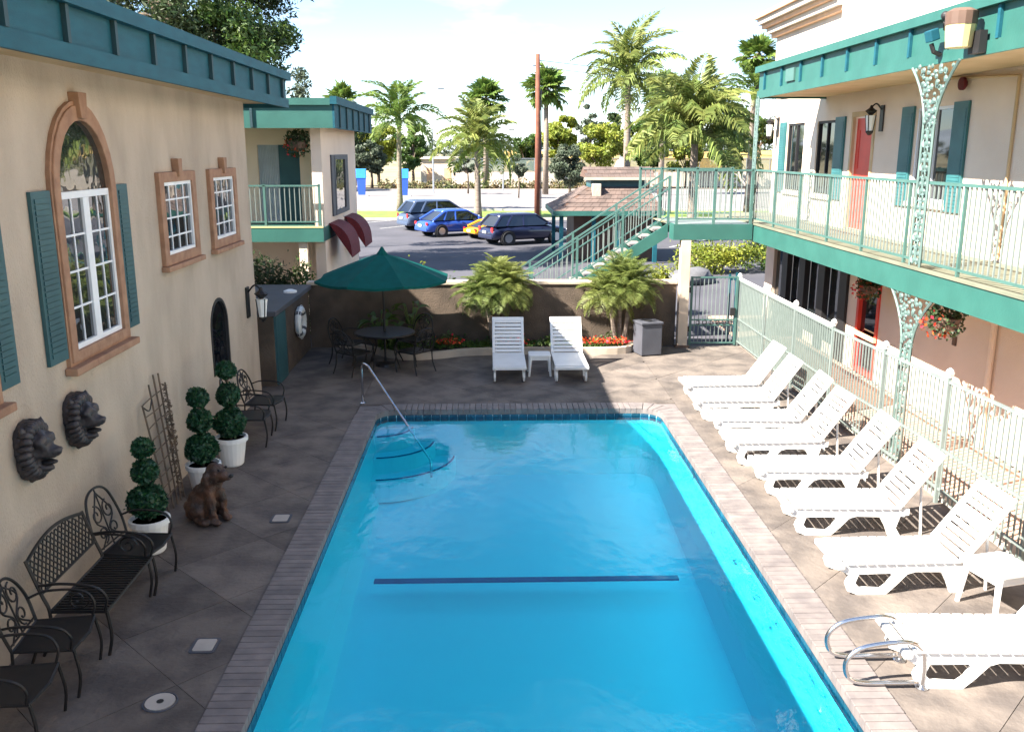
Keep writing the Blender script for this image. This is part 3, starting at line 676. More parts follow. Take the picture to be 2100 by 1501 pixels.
# ================================================================== LANDING AND STAIRS
ls = thing('stair_landing', 'teal stair landing on the post joining the motel balcony', 'landing', (5, 21.1, ZS0))
LX0, LY0, LY1 = 4.12, 20.2, 22.2
MB().box(LX0 + .05, SX - .03, LY0 + .05, LY1, ZS1 - .08, ZS1).build('floor', 'teal_pale', ls)
MB().box(LX0, SX - .03, LY0, LY0 + .048, ZS0 + .03, ZS1 + .005).build('edge_beam', 'teal', ls)
MB().box(LX0, LX0 + .048, LY0 + .05, 20.7, ZS0 + .03, ZS1 + .005).build('edge_beam', 'teal', ls)
MB().box(LX0, SX - .03, LY1, LY1 + .05, ZS0 + .03, ZS1 + .005).build('edge_beam', 'teal', ls)
def rail_run(t, p0, p1, h=1.2, step=.118, posts=(0, 1), m='teal_rail'):
    p0, p1 = Vector(p0), Vector(p1); d_ = p1 - p0; n_ = max(1, int((d_.xy.length) / step)); up = Vector((0, 0, 1)); side = Vector((-d_.y, d_.x, 0)).normalized()
    def beam(z, hw, hh, nm): 
        c = (p0 + p1) / 2 + up * z; MB().obox(c, d_ / 2, side * hw, up * hh).build(nm, m, t)
    beam(h - .02, .028, .02, 'top_rail'); beam(.12, .016, .016, 'bottom_rail')
    mb_ = MB().box(-.0095, .0095, -.0095, .0095, .13, h - .04).mesh('baluster', 'teal_pale')
    for i in range(1, n_): winst('baluster', mb_, t, p0 + d_ * i / n_)
    pm = MB().box(-.028, .028, -.028, .028, 0, h + .02).mesh('railing_post', m)
    for q in posts: winst('railing_post', pm, t, p0 + d_ * q)
lr = thing('landing_railing', 'teal railing around the stair landing above the gate', 'railing', (5, 20.3, ZS1))
rail_run(lr, (LX0 + .06, LY0 + .03, ZS1), (SX - .08, LY0 + .03, ZS1), posts=(0, .5, 1))
rail_run(lr, (LX0 + .06, LY1 - .02, ZS1), (SX - .02, LY1 - .02, ZS1), posts=(0, .5, 1))
rail_run(lr, (LX0 - .45, LY1 + .02, ZS1), (LX0 + .03, LY1 + .02, ZS1), posts=(0,))
st = thing('staircase', 'open teal staircase with pale treads rising to the landing', 'stairs', (1.5, 21.4, 0))
SL = .655; SY0, SY1 = 20.85, 22.05; nT = 16; rise = ZS1 / nT; run = rise / SL
for i in range(nT):
    z = ZS1 - rise * (i + 1) + .0; x1 = LX0 - run * i; x0 = x1 - run - .03
    MB().box(x0, x1, SY0 + .06, SY1 - .06, z - .05, z).build('tread', 'tread', st)
xb = LX0 - run * nT
for y in (SY0, SY1 - .055):
    MB().prism([(LX0, ZS1 - .02), (xb, -.02), (xb + .3, -.02), (LX0, ZS1 - .34)], lambda u, v, w, y=y: (u, y + w, v), .055).build('stringer', 'teal', st)
MB().box(LX0 - .14, LX0 - .02, SY0 + .06, SY1 - .06, ZS1 + .002, ZS1 + .012).build('yellow_nosing', 'yellow_lamp', st)
for y, nm in ((SY0 + .03, 'near'), (SY1 - .03, 'far')):
    p0, p1 = Vector((LX0, y, ZS1 + .05)), Vector((xb + .1, y, .12)); d_ = p1 - p0
    for z, hh in ((.98, .022), (.72, .014), (.10, .014)): MB().obox((p0 + p1) / 2 + Vector((0, 0, z)), d_ / 2, (0, .02, 0), (0, 0, hh)).build('handrail', 'teal_rail', st)
    pm = MB().box(-.026, .026, -.026, .026, -.1, 1.0).mesh('railing_post', 'teal_rail')
    for q in (0, .25, .5, .75, 1): winst('railing_post', pm, st, p0 + d_ * q)
    bm_ = MB().box(-.009, .009, -.009, .009, .1, .71).mesh('baluster', 'teal_pale')
    for q in range(1, 34): winst('baluster', bm_, st, p0 + d_ * q / 34)

# ================================================================== POOL FENCE AND GATE
fn = thing('pool_fence', 'pale green metal picket fence between the loungers and the motel', 'fence', (5.72, 14, 0))
fx = 5.72; FH = 1.55
def fh(y): return 1.54 + max(0, min(1, (14.6 - y) / 6)) * .13
segs = [20.35, 18.4, 16.5, 14.6, 12.6, 10.75, 8.85, 6.9]
for a, b in zip(segs, segs[1:]):
    za, zb = fh(a), fh(b)
    for zo, hh in ((-.02, .018), (-.9, .015), (-1.42, .015)):
        MB().obox((fx, (a + b) / 2, (za + zb) / 2 + zo), (.016, 0, 0), (0, (a - b) / 2 - .028, (za - zb) / 2), (0, 0, hh)).build('rail', 'teal_pale', fn)
pm = MB().box(-.022, .022, -.022, .022, 0, 1).mesh('fence_post', 'teal_pale')
cm = MB().lathe([(.036, 0), (.036, .012), (.055, .05), (.04, .09), (.008, .115)], (0, 0, 0), 10).mesh('post_cap', 'light_white')
for a in segs:
    winst('fence_post', pm, fn, (fx, a, 0), (0, 0, 0), (1, 1, fh(a) + .04)); winst('post_cap', cm, fn, (fx, a, fh(a) + .04))
pk = MB().box(-.0085, .0085, -.0085, .0085, 0, 1).mesh('picket', 'teal_pale')
y = 20.28
while y > 7.4:
    if min(abs(y - s) for s in segs) > .04: winst('picket', pk, fn, (fx, y, .09), (0, 0, 0), (1, 1, fh(y) - .11))
    y -= .108
# windscreen mesh over the far three bays
sm = bpy.data.materials.new('wind_mesh'); sm.use_nodes = True; n = sm.node_tree.nodes; l = sm.node_tree.links.new; n.clear()
o = n.new('ShaderNodeOutputMaterial'); t1 = n.new('ShaderNodeBsdfTransparent'); t2 = n.new('ShaderNodeBsdfDiffuse'); t2.inputs[0].default_value = (.17, .215, .195, 1)
wv = n.new('ShaderNodeTexWave'); wv.bands_direction = 'Y'; wv.inputs['Scale'].default_value = 9; wv.inputs['Distortion'].default_value = 1.5; ge = n.new('ShaderNodeNewGeometry'); l(ge.outputs['Position'], wv.inputs[0])
mr = n.new('ShaderNodeMapRange'); mr.inputs[3].default_value = .6; mr.inputs[4].default_value = .82; l(wv.outputs[1], mr.inputs[0])
msx = n.new('ShaderNodeMixShader'); l(mr.outputs[0], msx.inputs[0]); l(t1.outputs[0], msx.inputs[1]); l(t2.outputs[0], msx.inputs[2]); l(msx.outputs[0], o.inputs[0])
for a, b in zip(segs[:3], segs[1:4]):
    MB().add([(fx + .03, a - .03, .12), (fx + .03, b + .03, .12), (fx + .03, b + .03, fh(b) - .03), (fx + .03, a - .03, fh(a) - .03)], [(0, 1, 2, 3)]).build('mesh_screen', sm, fn)
MB().box(fx - .03, fx + .045, 14.63, 20.32, 1.545, 1.58).build('white_cap_rail', 'light_white', fn)
gt = thing('pool_gate', 'teal barred metal gate beside the beige post', 'gate', (5.1, 20.35, 0))
gx0, gx1, gy = 4.62, 5.66, 20.34
fr_ = MB()
for a in (gx0, gx1): fr_.box(a - .025, a + .025, gy - .025, gy + .025, .03, 1.62)
for z in (.08, .50, .62, 1.60): fr_.box(gx0 + .026, gx1 - .026, gy - .016, gy + .016, z - .016, z + .016)
fr_.build('gate_frame', 'teal_rail', gt)
pk2 = MB().box(-.008, .008, -.008, .008, .1, 1.582).mesh('gate_bar', 'teal_pale')
for i in range(1, 11): winst('gate_bar', pk2, gt, (gx0 + (gx1 - gx0) * i / 11, gy + .001, 0))
for i in range(6):
    cx = gx0 + .17 + i * .15
    MB().tube([(cx + .045 * math.cos(a), gy - .02, .56 + .045 * math.sin(a)) for a in [2 * PI * e / 10 for e in range(10)]], .009, 4, closed=True).build('scroll', 'iron', gt)
MB().box(gx1 - .14, gx1 - .03, gy - .05, gy - .02, .72, .90).build('lock_box', 'dark', gt)
for z0 in (.35, 1.25): MB().box(gx0 - .055, gx0 - .026, gy - .03, gy + .03, z0, z0 + .12).build('hinge', 'dark', gt)
t = thing('gate_closer', 'dark gate posts with bracket rising behind the fence end', 'post', (5.66, 20.5, 0))
MB().box(5.52, 5.57, 20.55, 20.60, 0, 1.64).box(5.68, 5.73, 20.55, 20.6, 0, 1.68).build('upright', 'teal_dark', t)
MB().box(5.571, 5.679, 20.56, 20.59, 1.5, 1.56).build('bracket', 'teal_dark', t)

# ================================================================== SECOND LEFT BUILDING (behind the patio)
b2 = thing('balcony_wing', 'tan motel wing with teal roof edge and small balcony behind the green umbrella', 'building', (-6, 25, 0))
BX, BY, BW = -4.05, 22.5, 24.0; BE = 28.2
MB().box(BX - .01, BX, BY + .02, BE, 0, 4.98).box(BX - .25, BX - .011, BY + .02, BY + .3, 0, 4.98).build('side_wall', 'stucco_r', b2)
MB().panel([(-12, 0), (BX - .012, 0), (BX - .012, 4.98), (-12, 4.98)], [rectl(-5.95, -4.88, 2.6, 4.55)], lambda u, v, w: (u, BW + w, v), .1).build('balcony_wall', 'stucco_r', b2)
MB().box(-12, BX + .02, BY - .28, BW, 2.24, 2.58).build('balcony_slab', 'teal', b2)
MB().box(-12, BX + .02, BY - .29, BY - .27, 2.581, 2.62).build('slab_edge', 'yellow_lamp', b2)
f = MB().box(-5.95, -5.42, BW + .06, BW + .09, 2.6, 4.55).build('sliding_door', 'curtain', b2)
for q in range(12): MB().tube([(-5.93 + q * .044, BW + .055, 2.62), (-5.93 + q * .044, BW + .055, 4.53)], .018, 5).build('pleat', 'curtain', f)
MB().box(-5.415, -4.88, BW + .03, BW + .07, 2.6, 4.55).build('door_leaf', 'shutter', f)
MB().box(-12, -3.66, BY - .4, BE + .7, 4.99, 5.06).build('soffit', 'soffit', b2)
MB().box(-12, -3.72, BY - .34, BE + .6, 5.45, 5.53).build('roof', 'roof_flat', b2)
MB().box(-12, -3.661, BY - .46, BY - .401, 4.92, 5.44).build('front_fascia', 'teal', b2)
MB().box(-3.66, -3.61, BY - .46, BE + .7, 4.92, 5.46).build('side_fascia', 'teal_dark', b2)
MB().box(-12, -3.70, BY - .52, BY - .38, 5.441, 5.60).build('front_cap', 'teal', b2)
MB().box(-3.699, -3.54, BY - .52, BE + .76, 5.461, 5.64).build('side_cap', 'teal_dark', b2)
me = MB().box(-.03, .03, BY - .50, BY - .461, 4.94, 5.44).mesh('batten', 'batten')
for q in range(7): winst('batten', me, b2, (-5.55 - q * 1.2, 0, 0))
me = MB().box(-3.609, -3.57, -.03, .03, 4.94, 5.46).mesh('batten', 'batten')
for q in range(6): winst('batten', me, b2, (0, 22.7 + q * 1.1, 0))
# framed picture window with shutters on the side wall
f = MB().ring(rectl(24.15, 26.0, 2.75, 4.30), rectl(24.27, 25.88, 2.87, 4.18), lambda u, v, w: (BX + w, u, v), .05).build('window', 'grey_box', b2)
MB().box(BX + .004, BX + .02, 24.27, 25.88, 2.87, 4.18).build('pane', 'glass', f)
for a in (23.72, 26.04): MB().box(BX + .002, BX + .04, a, a + .4, 2.75, 4.3).build('shutter', 'grey_box', b2)
MB().box(-4.66, -4.46, 22.3, 22.5, 0, 2.24).build('column', 'stucco_r', b2)
# quilted maroon awnings
for yc, lab in ((23.05, 'nearer'), (25.6, 'farther')):
    prof = [(0, 2.62)] + [(.55 * math.sin(a), 1.92 + .70 * math.cos(a)) for a in [PI / 2 * e / 8 for e in range(9)]] + [(.56, 1.76)]
    aw = MB(); V = []
    for y in (yc, yc + 1.5):
        for x, z in prof: V.append((BX + .01 + x, y, z))
    k = len(prof); F = [(i, i + 1, k + i + 1, k + i) for i in range(k - 1)] + [tuple(range(k)), tuple(range(k, 2 * k))]
    aw.add(V, F).build('awning', 'maroon', b2, label='%s maroon rounded awning' % lab)
r2 = thing('wing_railing', 'teal balcony railing on the tan wing behind the umbrella', 'railing', (-6, BY - .22, 2.6))
rail_run(r2, (-8.5, BY - .22, 2.60), (BX - .05, BY - .22, 2.60), h=1.0, posts=(0, .45, .7, 1))
# ================================================================== POOL FURNITURE
def make_lounger():
    t = thing('sun_lounger', 'white resin sun lounger', 'sun lounger', (0, 0, 0), 0, 'white resin sun loungers around the pool')
    Lh, Wd, zt = 1.27, .66, .335
    # side rail with arched legs: front leg near the foot, rear legs under the hinge and head
    prof = [(0.0, zt), (Lh + .12, zt), (Lh + .12, zt - .075), (Lh + .02, zt - .09), (Lh - .02, .10), (Lh + .04, .0), (Lh - .10, .0), (Lh - .15, .12), (Lh - .22, zt - .10), (.78, zt - .095), (.70, zt - .12),
            (.60, .10), (.50, .0), (.20, .0), (.10, .04), (.07, .12), (.10, zt - .12), (.04, zt - .085), (-.02, zt - .05)]
    hole = [(.22, .075), (.44, .06), (.50, .11), (.55, zt - .13), (.52, zt - .105), (.20, zt - .11), (.17, .13)]
    for s in (-1, 1):
        y0 = s * (Wd / 2 - .045) - .02
        mb = MB()
        for w in (0, 1):
            loops = [[Vector((u, v, 0)) for u, v in q] for q in (prof, hole)]; tri = tessellate_polygon(loops); flat = [p for q in loops for p in q]
            mb.add([(p.x, y0 + w * .04, p.y) for p in flat], [tuple(a) for a in tri])
        for q in (prof, hole):
            k = len(q); mb.add([(u, y0, v) for u, v in q] + [(u, y0 + .04, v) for u, v in q], [(i, (i + 1) % k, (i + 1) % k + k, i + k) for i in range(k)])
        mb.build('side_frame', 'white_plastic', t)
    MB().box(-.03, .045, -Wd / 2, Wd / 2, zt - .05, zt + .008).build('foot_bar', 'white_plastic', t, bevel=.012)
    me = MB().box(-.041, .041, -Wd / 2 + .004, Wd / 2 - .004, zt + .001, zt + .018).mesh('seat_slat', 'white_plastic', bevel=.006)
    for i in range(12): inst('seat_slat', me, t, (.10 + i * .1, 0, 0))
    an = RD(54); c, s_ = math.cos(an), math.sin(an); hx, hz, BL = Lh - .02, zt + .012, .80
    P = lambda a, w: (hx + a * c - w * s_, hz + a * s_ + w * c)
    for s in (-1, 1):
        y = s * (Wd / 2 - .03); q = [P(0, -.03), P(BL, -.02), P(BL, .02), P(0, .02)]
        MB().prism(q, lambda u, v, w, y=y: (u, y - .028 + w, v), .056).build('back_rail', 'white_plastic', t, bevel=.008)
    me = MB().box(-.031, .031, -Wd / 2 + .06, Wd / 2 - .06, -.008, .012).mesh('back_slat', 'white_plastic', bevel=.005)
    for i in range(9): a = .05 + i * .083; x, z = P(a, 0); inst('back_slat', me, t, (x, 0, z), (0, -an, 0))
    x, z = P(BL - .035, 0); inst('head_bar', MB().box(-.05, .05, -Wd / 2, Wd / 2, -.018, .018).mesh('head_bar', 'white_plastic', bevel=.012), t, (x, 0, z), (0, -an, 0))
    sp = MB()
    for s in (-1, 1): x, z = P(.42, -.02); sp.tube([(x, s * .25, z), (Lh + .30, s * .25, .0)], .016, 6)
    x, z = P(.42, -.02); sp.tube([(x, -.25, z), (x, .25, z)], .014, 6); sp.build('back_prop', 'white_plastic', t)
    return t
proto = make_lounger()
ords = ['first', 'second', 'third', 'fourth', 'fifth', 'sixth']
heads = [15.75, 14.72, 13.62, 12.50, 11.35, 10.10, 8.62, 6.98]
labs = ['white lounger at the far end of the fence row, beside the mesh screen', 'second white lounger from the far end of the fence row', 'third white lounger from the far end of the fence row', 'middle white lounger of the fence row, fourth from the far end',
        'fifth white lounger from the far end of the fence row', 'sixth white lounger of the fence row, next to the one by the side table', 'white lounger just beyond the white side table by the fence', 'nearest white lounger, cut by the right picture edge beside the grab rails']
for i, (y, lb_) in enumerate(zip(heads, labs)):
    o = proto if i == 0 else dup(proto)
    o.location = (3.50 + rnd.uniform(-.05, .05), y, 0); o.rotation_euler = (0, 0, RD(rnd.uniform(-3.5, 3.5))); o['label'] = lb_
for x, lb_ in ((.38, 'left one of the two white loungers facing the pool by the brown wall'), (1.59, 'right one of the two white loungers facing the pool by the brown wall')):
    dup(proto, (x, 16.93, 0), PI / 2, lb_)
def make_table():
    t = thing('side_table', 'white', 'table', (0, 0, 0), 0, 'white resin side tables')
    MB().prism(rrect(-.22, .22, -.22, .22, .06, 4), lambda u, v, w: (u, v, .40 + w), .03).build('table_top', 'white_plastic', t, bevel=.006)
    MB().ring(rrect(-.20, .20, -.20, .20, .05, 4), rrect(-.175, .175, -.175, .175, .04, 4), lambda u, v, w: (u, v, .33 + w), .07).build('apron', 'white_plastic', t)
    for a in (-1, 1):
        for b in (-1, 1): MB().tube([(a * .18, b * .18, .399), (a * .215, b * .215, 0)], [.032, .022], 6).build('leg', 'white_plastic', t)
    return t
tb = make_table(); tb.location = (1.0, 17.75, 0); tb['label'] = 'small white side table between the two loungers facing the pool'
dup(tb, (4.98, 8.0, 0), .25, 'white resin side table between the two nearest loungers of the fence row', scale=1.12)

# ---------------------------------------------------------------- pool rails
t = thing('pool_handrail', 'slanted stainless handrail over the pool steps', 'handrail', (-2.28, 15.62, 0))
MB().tube([(-2.28, 15.65, 0)] + [(-2.28, 15.65, .62)] + bez([(-2.28, 15.65, .66), (-2.24, 15.60, .74), (-2.14, 15.48, .72)], 5) + [(-1.0, 14.18, -.55), (-.98, 14.14, -.62), (-.98, 14.13, -.85)], .021, 8).build('rail', 'steel', t, smooth=True)
MB().lathe([(.055, 0), (.055, .012), (.03, .025)], (-2.28, 15.65, .0), 12).build('base_plate', 'steel', t)
for y, lb_ in ((7.10, 'farther bent stainless grab rail at the right pool edge'), (6.68, 'nearer bent stainless grab rail at the right pool edge')):
    t = thing('grab_rail', lb_, 'grab rail', (3.62, y, 0), 0, 'stainless pool grab rails')
    MB().tube(bez([(3.62, y, 0), (3.62, y, .22), (3.58, y, .36), (3.46, y, .43), (3.2, y, .41), (3.04, y, .36), (2.955, y, .25), (2.99, y, .11), (3.12, y, .06), (3.35, y, .055), (3.58, y, .055)], 6), .021, 8).build('rail', 'steel', t, smooth=True)
    MB().lathe([(.055, 0), (.055, .012), (.03, .025)], (3.62, y, 0), 12).build('base_plate', 'steel', t)
for i, (x, y, sq, lb_) in enumerate(((-2.58, 10.43, 1, 'white square skimmer lid on the dark deck near the topiaries'), (-2.62, 7.5, 1, 'white square skimmer lid on the dark deck beside the bench'), (-2.72, 6.63, 0, 'round white drain cover on the dark deck at bottom left'))):
    t = thing('deck_lid', lb_, 'lid', (x, y, 0), 0, 'lids set in the pool deck')
    if sq: MB().prism(rrect(x - .09, x + .09, y - .1, y + .1, .02, 2), lambda u, v, w: (u, v, .002 + w), .012).build('lid', 'grey_lid', t) if 'grey_lid' in M else MB().prism(rrect(x - .09, x + .09, y - .1, y + .1, .02, 2), lambda u, v, w: (u, v, .002 + w), .012).build('lid', 'kerb', t)
    else:
        MB().lathe([(.12, .002), (.12, .014)], (x, y, 0), 20).build('lid', 'kerb', t)
        MB().lathe([(.03, .015), (.03, .017)], (x, y, 0), 10).build('finger_hole', 'dark', t)
    MB().ring(rrect(x - .12, x + .12, y - .13, y + .13, .03, 2), rrect(x - .092, x + .092, y - .102, y + .102, .02, 2), lambda u, v, w: (u, v, .002 + w), .008).build('rim', 'grey_box', t) if sq else MB().tube([(x + .135 * math.cos(a), y + .135 * math.sin(a), .006) for a in [2 * PI * e / 20 for e in range(20)]], .008, 5, closed=True).build('rim', 'grey_box', t)

# ---------------------------------------------------------------- wrought-iron seats along the stucco wall (front faces +X)
def spiral(c, r, turns, pl, n=18, s=1, a0=0):
    o = []
    for e in range(n + 1):
        q = e / n; a = a0 + s * turns * 2 * PI * q; rr = r * (1 - .8 * q); o.append(pl(c[0] + rr * math.cos(a), c[1] + rr * math.sin(a)))
    return o
def iron_chair(tall=False):
    t = thing('iron_chair', 'x', 'chair', (0, 0, 0), 0, 'wrought iron chairs against the stucco wall')
    w = .26; top = 1.02 if tall else .92; lean = -.14
    bk = lambda y, z: (.02 + lean * (z - .43) / .5, y, z)
    MB().prism([(.02, -w), (.50, -w - .02), (.53, -.1), (.53, .1), (.50, w + .02), (.02, w)], lambda u, v, q: (u, v, .418 + q), .018).build('seat', 'iron', t)
    rim_ = MB().tube([(.02, -w, .43), (.50, -w - .02, .43), (.54, 0, .43), (.50, w + .02, .43), (.02, w, .43)], .014, 6, closed=True); rim_.build('seat_rim', 'iron', t)
    for s in (-1, 1):
        MB().tube(bez([(.02, s * w, .44), (.0, s * w, .2), (-.07, s * (w + .02), 0)], 4), .014, 6).build('leg', 'iron', t)
        MB().tube(bez([(.50, s * (w + .01), .43), (.53, s * (w + .02), .2), (.50, s * (w + .03), .0)], 4), .014, 6).build('leg', 'iron', t)
        MB().tube(bez([bk(s * w, .64), (.12, s * (w + .05), .68), (.40, s * (w + .06), .66), (.50, s * (w + .04), .56), (.48, s * (w + .02), .43)], 5), .012, 6).build('arm', 'iron', t)
    loop_ = bez([bk(-w, .43), bk(-w - .02, .65), bk(-w * .82, top - .10), bk(-w * .35, top), bk(w * .35, top), bk(w * .82, top - .10), bk(w + .02, .65), bk(w, .43)], 6)
    MB().tube(loop_, .014, 6).build('back_frame', 'iron', t)
    sc = MB()
    for s in (-1, 1):
        sc.tube(spiral((s * .11, .78), .10, 1.3, bk, 18, s, PI / 2), .009, 5); sc.tube(spiral((s * .11, .58), .09, 1.2, bk, 18, -s, -PI / 2), .009, 5)
        sc.tube(bez([bk(s * .20, .46), bk(s * .03, .6), bk(s * .16, .74), bk(0, top - .03)], 5), .009, 5)
    sc.tube([bk(0, .44), bk(0, top)], .009, 5); sc.tube([bk(-w, .47), bk(w, .47)], .009, 5)
    sc.build('back_scrolls', 'iron', t)
    return t
ch = iron_chair(True); ch.location = (-3.93, 8.80, 0); ch.rotation_euler = (0, 0, RD(-6)); ch['label'] = 'wrought iron armchair with tall scroll back beside the nearest topiary'
ch2 = iron_chair(False); ch2.location = (-3.95, 6.96, 0); ch2.rotation_euler = (0, 0, RD(6)); ch2['label'] = 'wrought iron armchair on the near side of the lattice bench'
dup(ch2, (-3.93, 6.22, 0), RD(4), 'wrought iron armchair cut by the left picture edge at the bottom')
dup(ch2, (-3.95, 14.35, 0), RD(-4), 'wrought iron armchair below the arched niche near the far corner')
dup(ch, (-3.95, 13.45, 0), RD(5), 'wrought iron armchair next to the farthest topiary')
t = thing('iron_bench', 'wrought iron bench with lattice back against the stucco wall', 'bench', (0, 0, 0))
w = .56; bk = lambda y, z: (.02 - .16 * (z - .43) / .5, y, z)
me = MB().box(.02, .52, -.0125, .0125, .42, .434).mesh('seat_slat', 'iron')
for q in range(23): inst('seat_slat', me, t, (0, -w + .01 + q * .0495, 0))
MB().tube([(.02, -w, .427), (.52, -w, .427), (.52, w, .427), (.02, w, .427)], .015, 6, closed=True).build('seat_rim', 'iron', t)
for s in (-1, 1):
    MB().tube(bez([bk(s * w, .92), bk(s * w, .6), (.02, s * w, .43), (.0, s * w, .2), (-.08, s * w, 0)], 4), .016, 6).build('leg', 'iron', t)
    MB().tube(bez([(.52, s * w, .43), (.54, s * w, .2), (.50, s * w, 0)], 4), .016, 6).build('leg', 'iron', t)
    MB().tube(bez([bk(s * w, .68), (.15, s * w, .70), (.42, s * w, .67), (.53, s * w, .57), (.50, s * w, .43)], 5), .013, 6).build('arm', 'iron', t)
    MB().tube(spiral((.28, .55), .10, 1.4, lambda a, b, s=s: (a, s * w, b), 18, s), .009, 5).build('arm_scroll', 'iron', t)
cres = lambda y: .90 + .09 * math.cos(y / w * PI / 2)
MB().tube([bk(-w + 2 * w * q / 16, cres(-w + 2 * w * q / 16)) for q in range(17)], .017, 6).build('top_rail', 'iron', t)
MB().tube([bk(-w, .60), bk(w, .60)], .014, 6).build('lower_rail', 'iron', t)
for s in (-1, 1):
    for q in range(-4, 16):
        y0 = -w + q * .0747; pts = []
        for e in range(13):
            z = .60 + .36 * e / 12; y = y0 + (.36 * e / 12 if s > 0 else .36 - .36 * e / 12)
            if -w <= y <= w and z <= cres(y): pts.append(bk(y, z))
        if len(pts) > 1: MB().tube(pts, .0075, 4).build('lattice_bar', 'iron', t)
t.location = (-3.93, 7.93, 0)

# ---------------------------------------------------------------- organic shapes through metaballs
mbn = 0
def meta(elems, res=.03, thr=.6):
    global mbn; mbn += 1
    nm = 'meta' + 'abcdefghijklmnop'[mbn]
    d = bpy.data.metaballs.new(nm); d.resolution = res; d.render_resolution = res; d.threshold = thr; ob = bpy.data.objects.new(nm, d); COL.objects.link(ob)
    for e in elems:
        el = d.elements.new(type='ELLIPSOID'); el.co = e[:3]; r = e[3]; s = e[4] if len(e) > 4 else (1, 1, 1)
        el.radius = 1.; el.size_x, el.size_y, el.size_z = [r * q * 1.0 for q in s]
        if len(e) > 5: el.use_negative = True
    dg = bpy.context.evaluated_depsgraph_get(); dg.update(); me = bpy.data.meshes.new_from_object(ob.evaluated_get(dg)); bpy.data.objects.remove(ob); bpy.data.metaballs.remove(d)
    me.polygons.foreach_set('use_smooth', [True] * len(me.polygons)); return me
def rough(me, amp, sc, seed=0):
    for v in me.vertices: v.co += v.normal * (noise.noise(v.co * sc + Vector((seed, 0, 0))) * amp)
def lion(label, loc):
    t = thing('lion_head', label, 'wall plaque', (0, 0, 0), 0, 'dark lion heads on the stucco wall')
    me = meta([(.03, 0, .02, .42, (.42, .82, 1.0)), (.05, 0, .16, .30, (.6, .98, .8)), (.05, 0, -.16, .30, (.55, .9, .8)), (.14, 0, .06, .24, (.9, .8, 1)), (.24, 0, -.01, .17, (1.0, .75, .62)), (.30, 0, .015, .10, (.9, .9, .6)), (.19, 0, -.17, .15, (.9, .75, .5)),
               (.20, .075, .12, .09), (.20, -.075, .12, .09)], .022)
    rough(me, .018, 16, 3); rough(me, .010, 34, 9)
    me.materials.append(M['lion']); inst('mane_and_face', me, t)
    lk = MB(); r_ = random.Random(5)
    for e in range(26):
        a = 2 * PI * e / 26; r0 = r_.uniform(.15, .19); r1 = r_.uniform(.235, .275); ca, sa = math.cos(a), math.sin(a)
        lk.tube(bez([(.15, r0 * ca * .9, .02 + r0 * sa * 1.1), (.13, (r0 + .07) * ca * .85, .02 + (r0 + .07) * sa * 1.1), (.05, r1 * ca * .85 + r_.uniform(-.03, .03), .02 + r1 * sa * 1.12 - .02)], 4), [.02, .03, .036, .04, .042, .04, .034, .028, .02][:9], 6)
    lk.build('mane_locks', 'lion', t, smooth=True)
    for s in (-1, 1): MB().sphere((.235, s * .062, .085), .016, 8, 6).build('eye', 'dark', t)
    MB().sphere((.325, 0, .0), (.022, .032, .02), 8, 6).build('nose', 'dark', t)
    MB().sphere((.225, 0, -.115), (.08, .06, .026), 10, 6).build('mouth', 'dark', t)
    for s in (-1, 1): inst('ear', MB().lathe([(.001, .06), (.035, .02), (.04, -.02)], (0, 0, 0), 8).mesh('ear', 'lion', smooth=True), t, (.09, s * .17, .24), (s * -.5, 0, 0))
    t.location = loc; t.scale = (.95, .95, .92); return t
lion('dark lion head plaque nearer the left picture edge', (WX, 7.94, 1.74)); lion('dark lion head plaque below the arched window, the farther one', (WX, 8.90, 1.74))
t = thing('dog_statue', 'brown seated dog statue on the deck between the topiary pots', 'statue', (0, 0, 0))
K = 1.5
me = meta([(a, b, c, r * K) + tuple(e) for a, b, c, r, *e in [(-.10, 0, .16, .17, (1, .95, .95)), (-.04, 0, .28, .15, (.95, .9, 1)), (.05, 0, .37, .13, (.9, .9, 1.1)), (.09, 0, .46, .10), (.14, 0, .56, .115, (1.05, .95, 1)), (.25, 0, .53, .07, (1.3, .9, .8)), (.10, .10, .52, .055, (.6, .5, 1.6)), (.10, -.10, .52, .055, (.6, .5, 1.6)),
           (.12, .085, .28, .06, (.9, .85, 1.6)), (.12, -.085, .28, .06, (.9, .85, 1.6)), (.135, .085, .17, .052, (.95, .9, 1.7)), (.135, -.085, .17, .052, (.95, .9, 1.7)), (.14, .085, .08, .05, (.95, .95, 1.5)), (.14, -.085, .08, .05, (.95, .95, 1.5)), (.18, .085, .035, .05, (1.3, 1, .7)), (.18, -.085, .035, .05, (1.3, 1, .7)),
           (-.06, .12, .13, .11, (1.2, .75, 1.1)), (-.06, -.12, .13, .11, (1.2, .75, 1.1)), (.06, .15, .04, .055, (1.7, .9, .7)), (.06, -.15, .04, .055, (1.7, .9, .7)), (-.24, .03, .07, .06, (1.6, 1, .8))]], .022)
rough(me, .022, 18, 5); rough(me, .012, 40, 2); me.materials.append(M['dog']); inst('body', me, t)
MB().sphere((.345, 0, .55), (.022, .028, .02), 8, 6).build('nose', 'dark', t)
for s in (-1, 1): MB().sphere((.235, s * .052, .615), .014, 8, 6).build('eye', 'dark', t)
t.location = (-3.45, 10.4, .004); t.rotation_euler = (0, 0, RD(-25)); t.scale = (1.15,) * 3

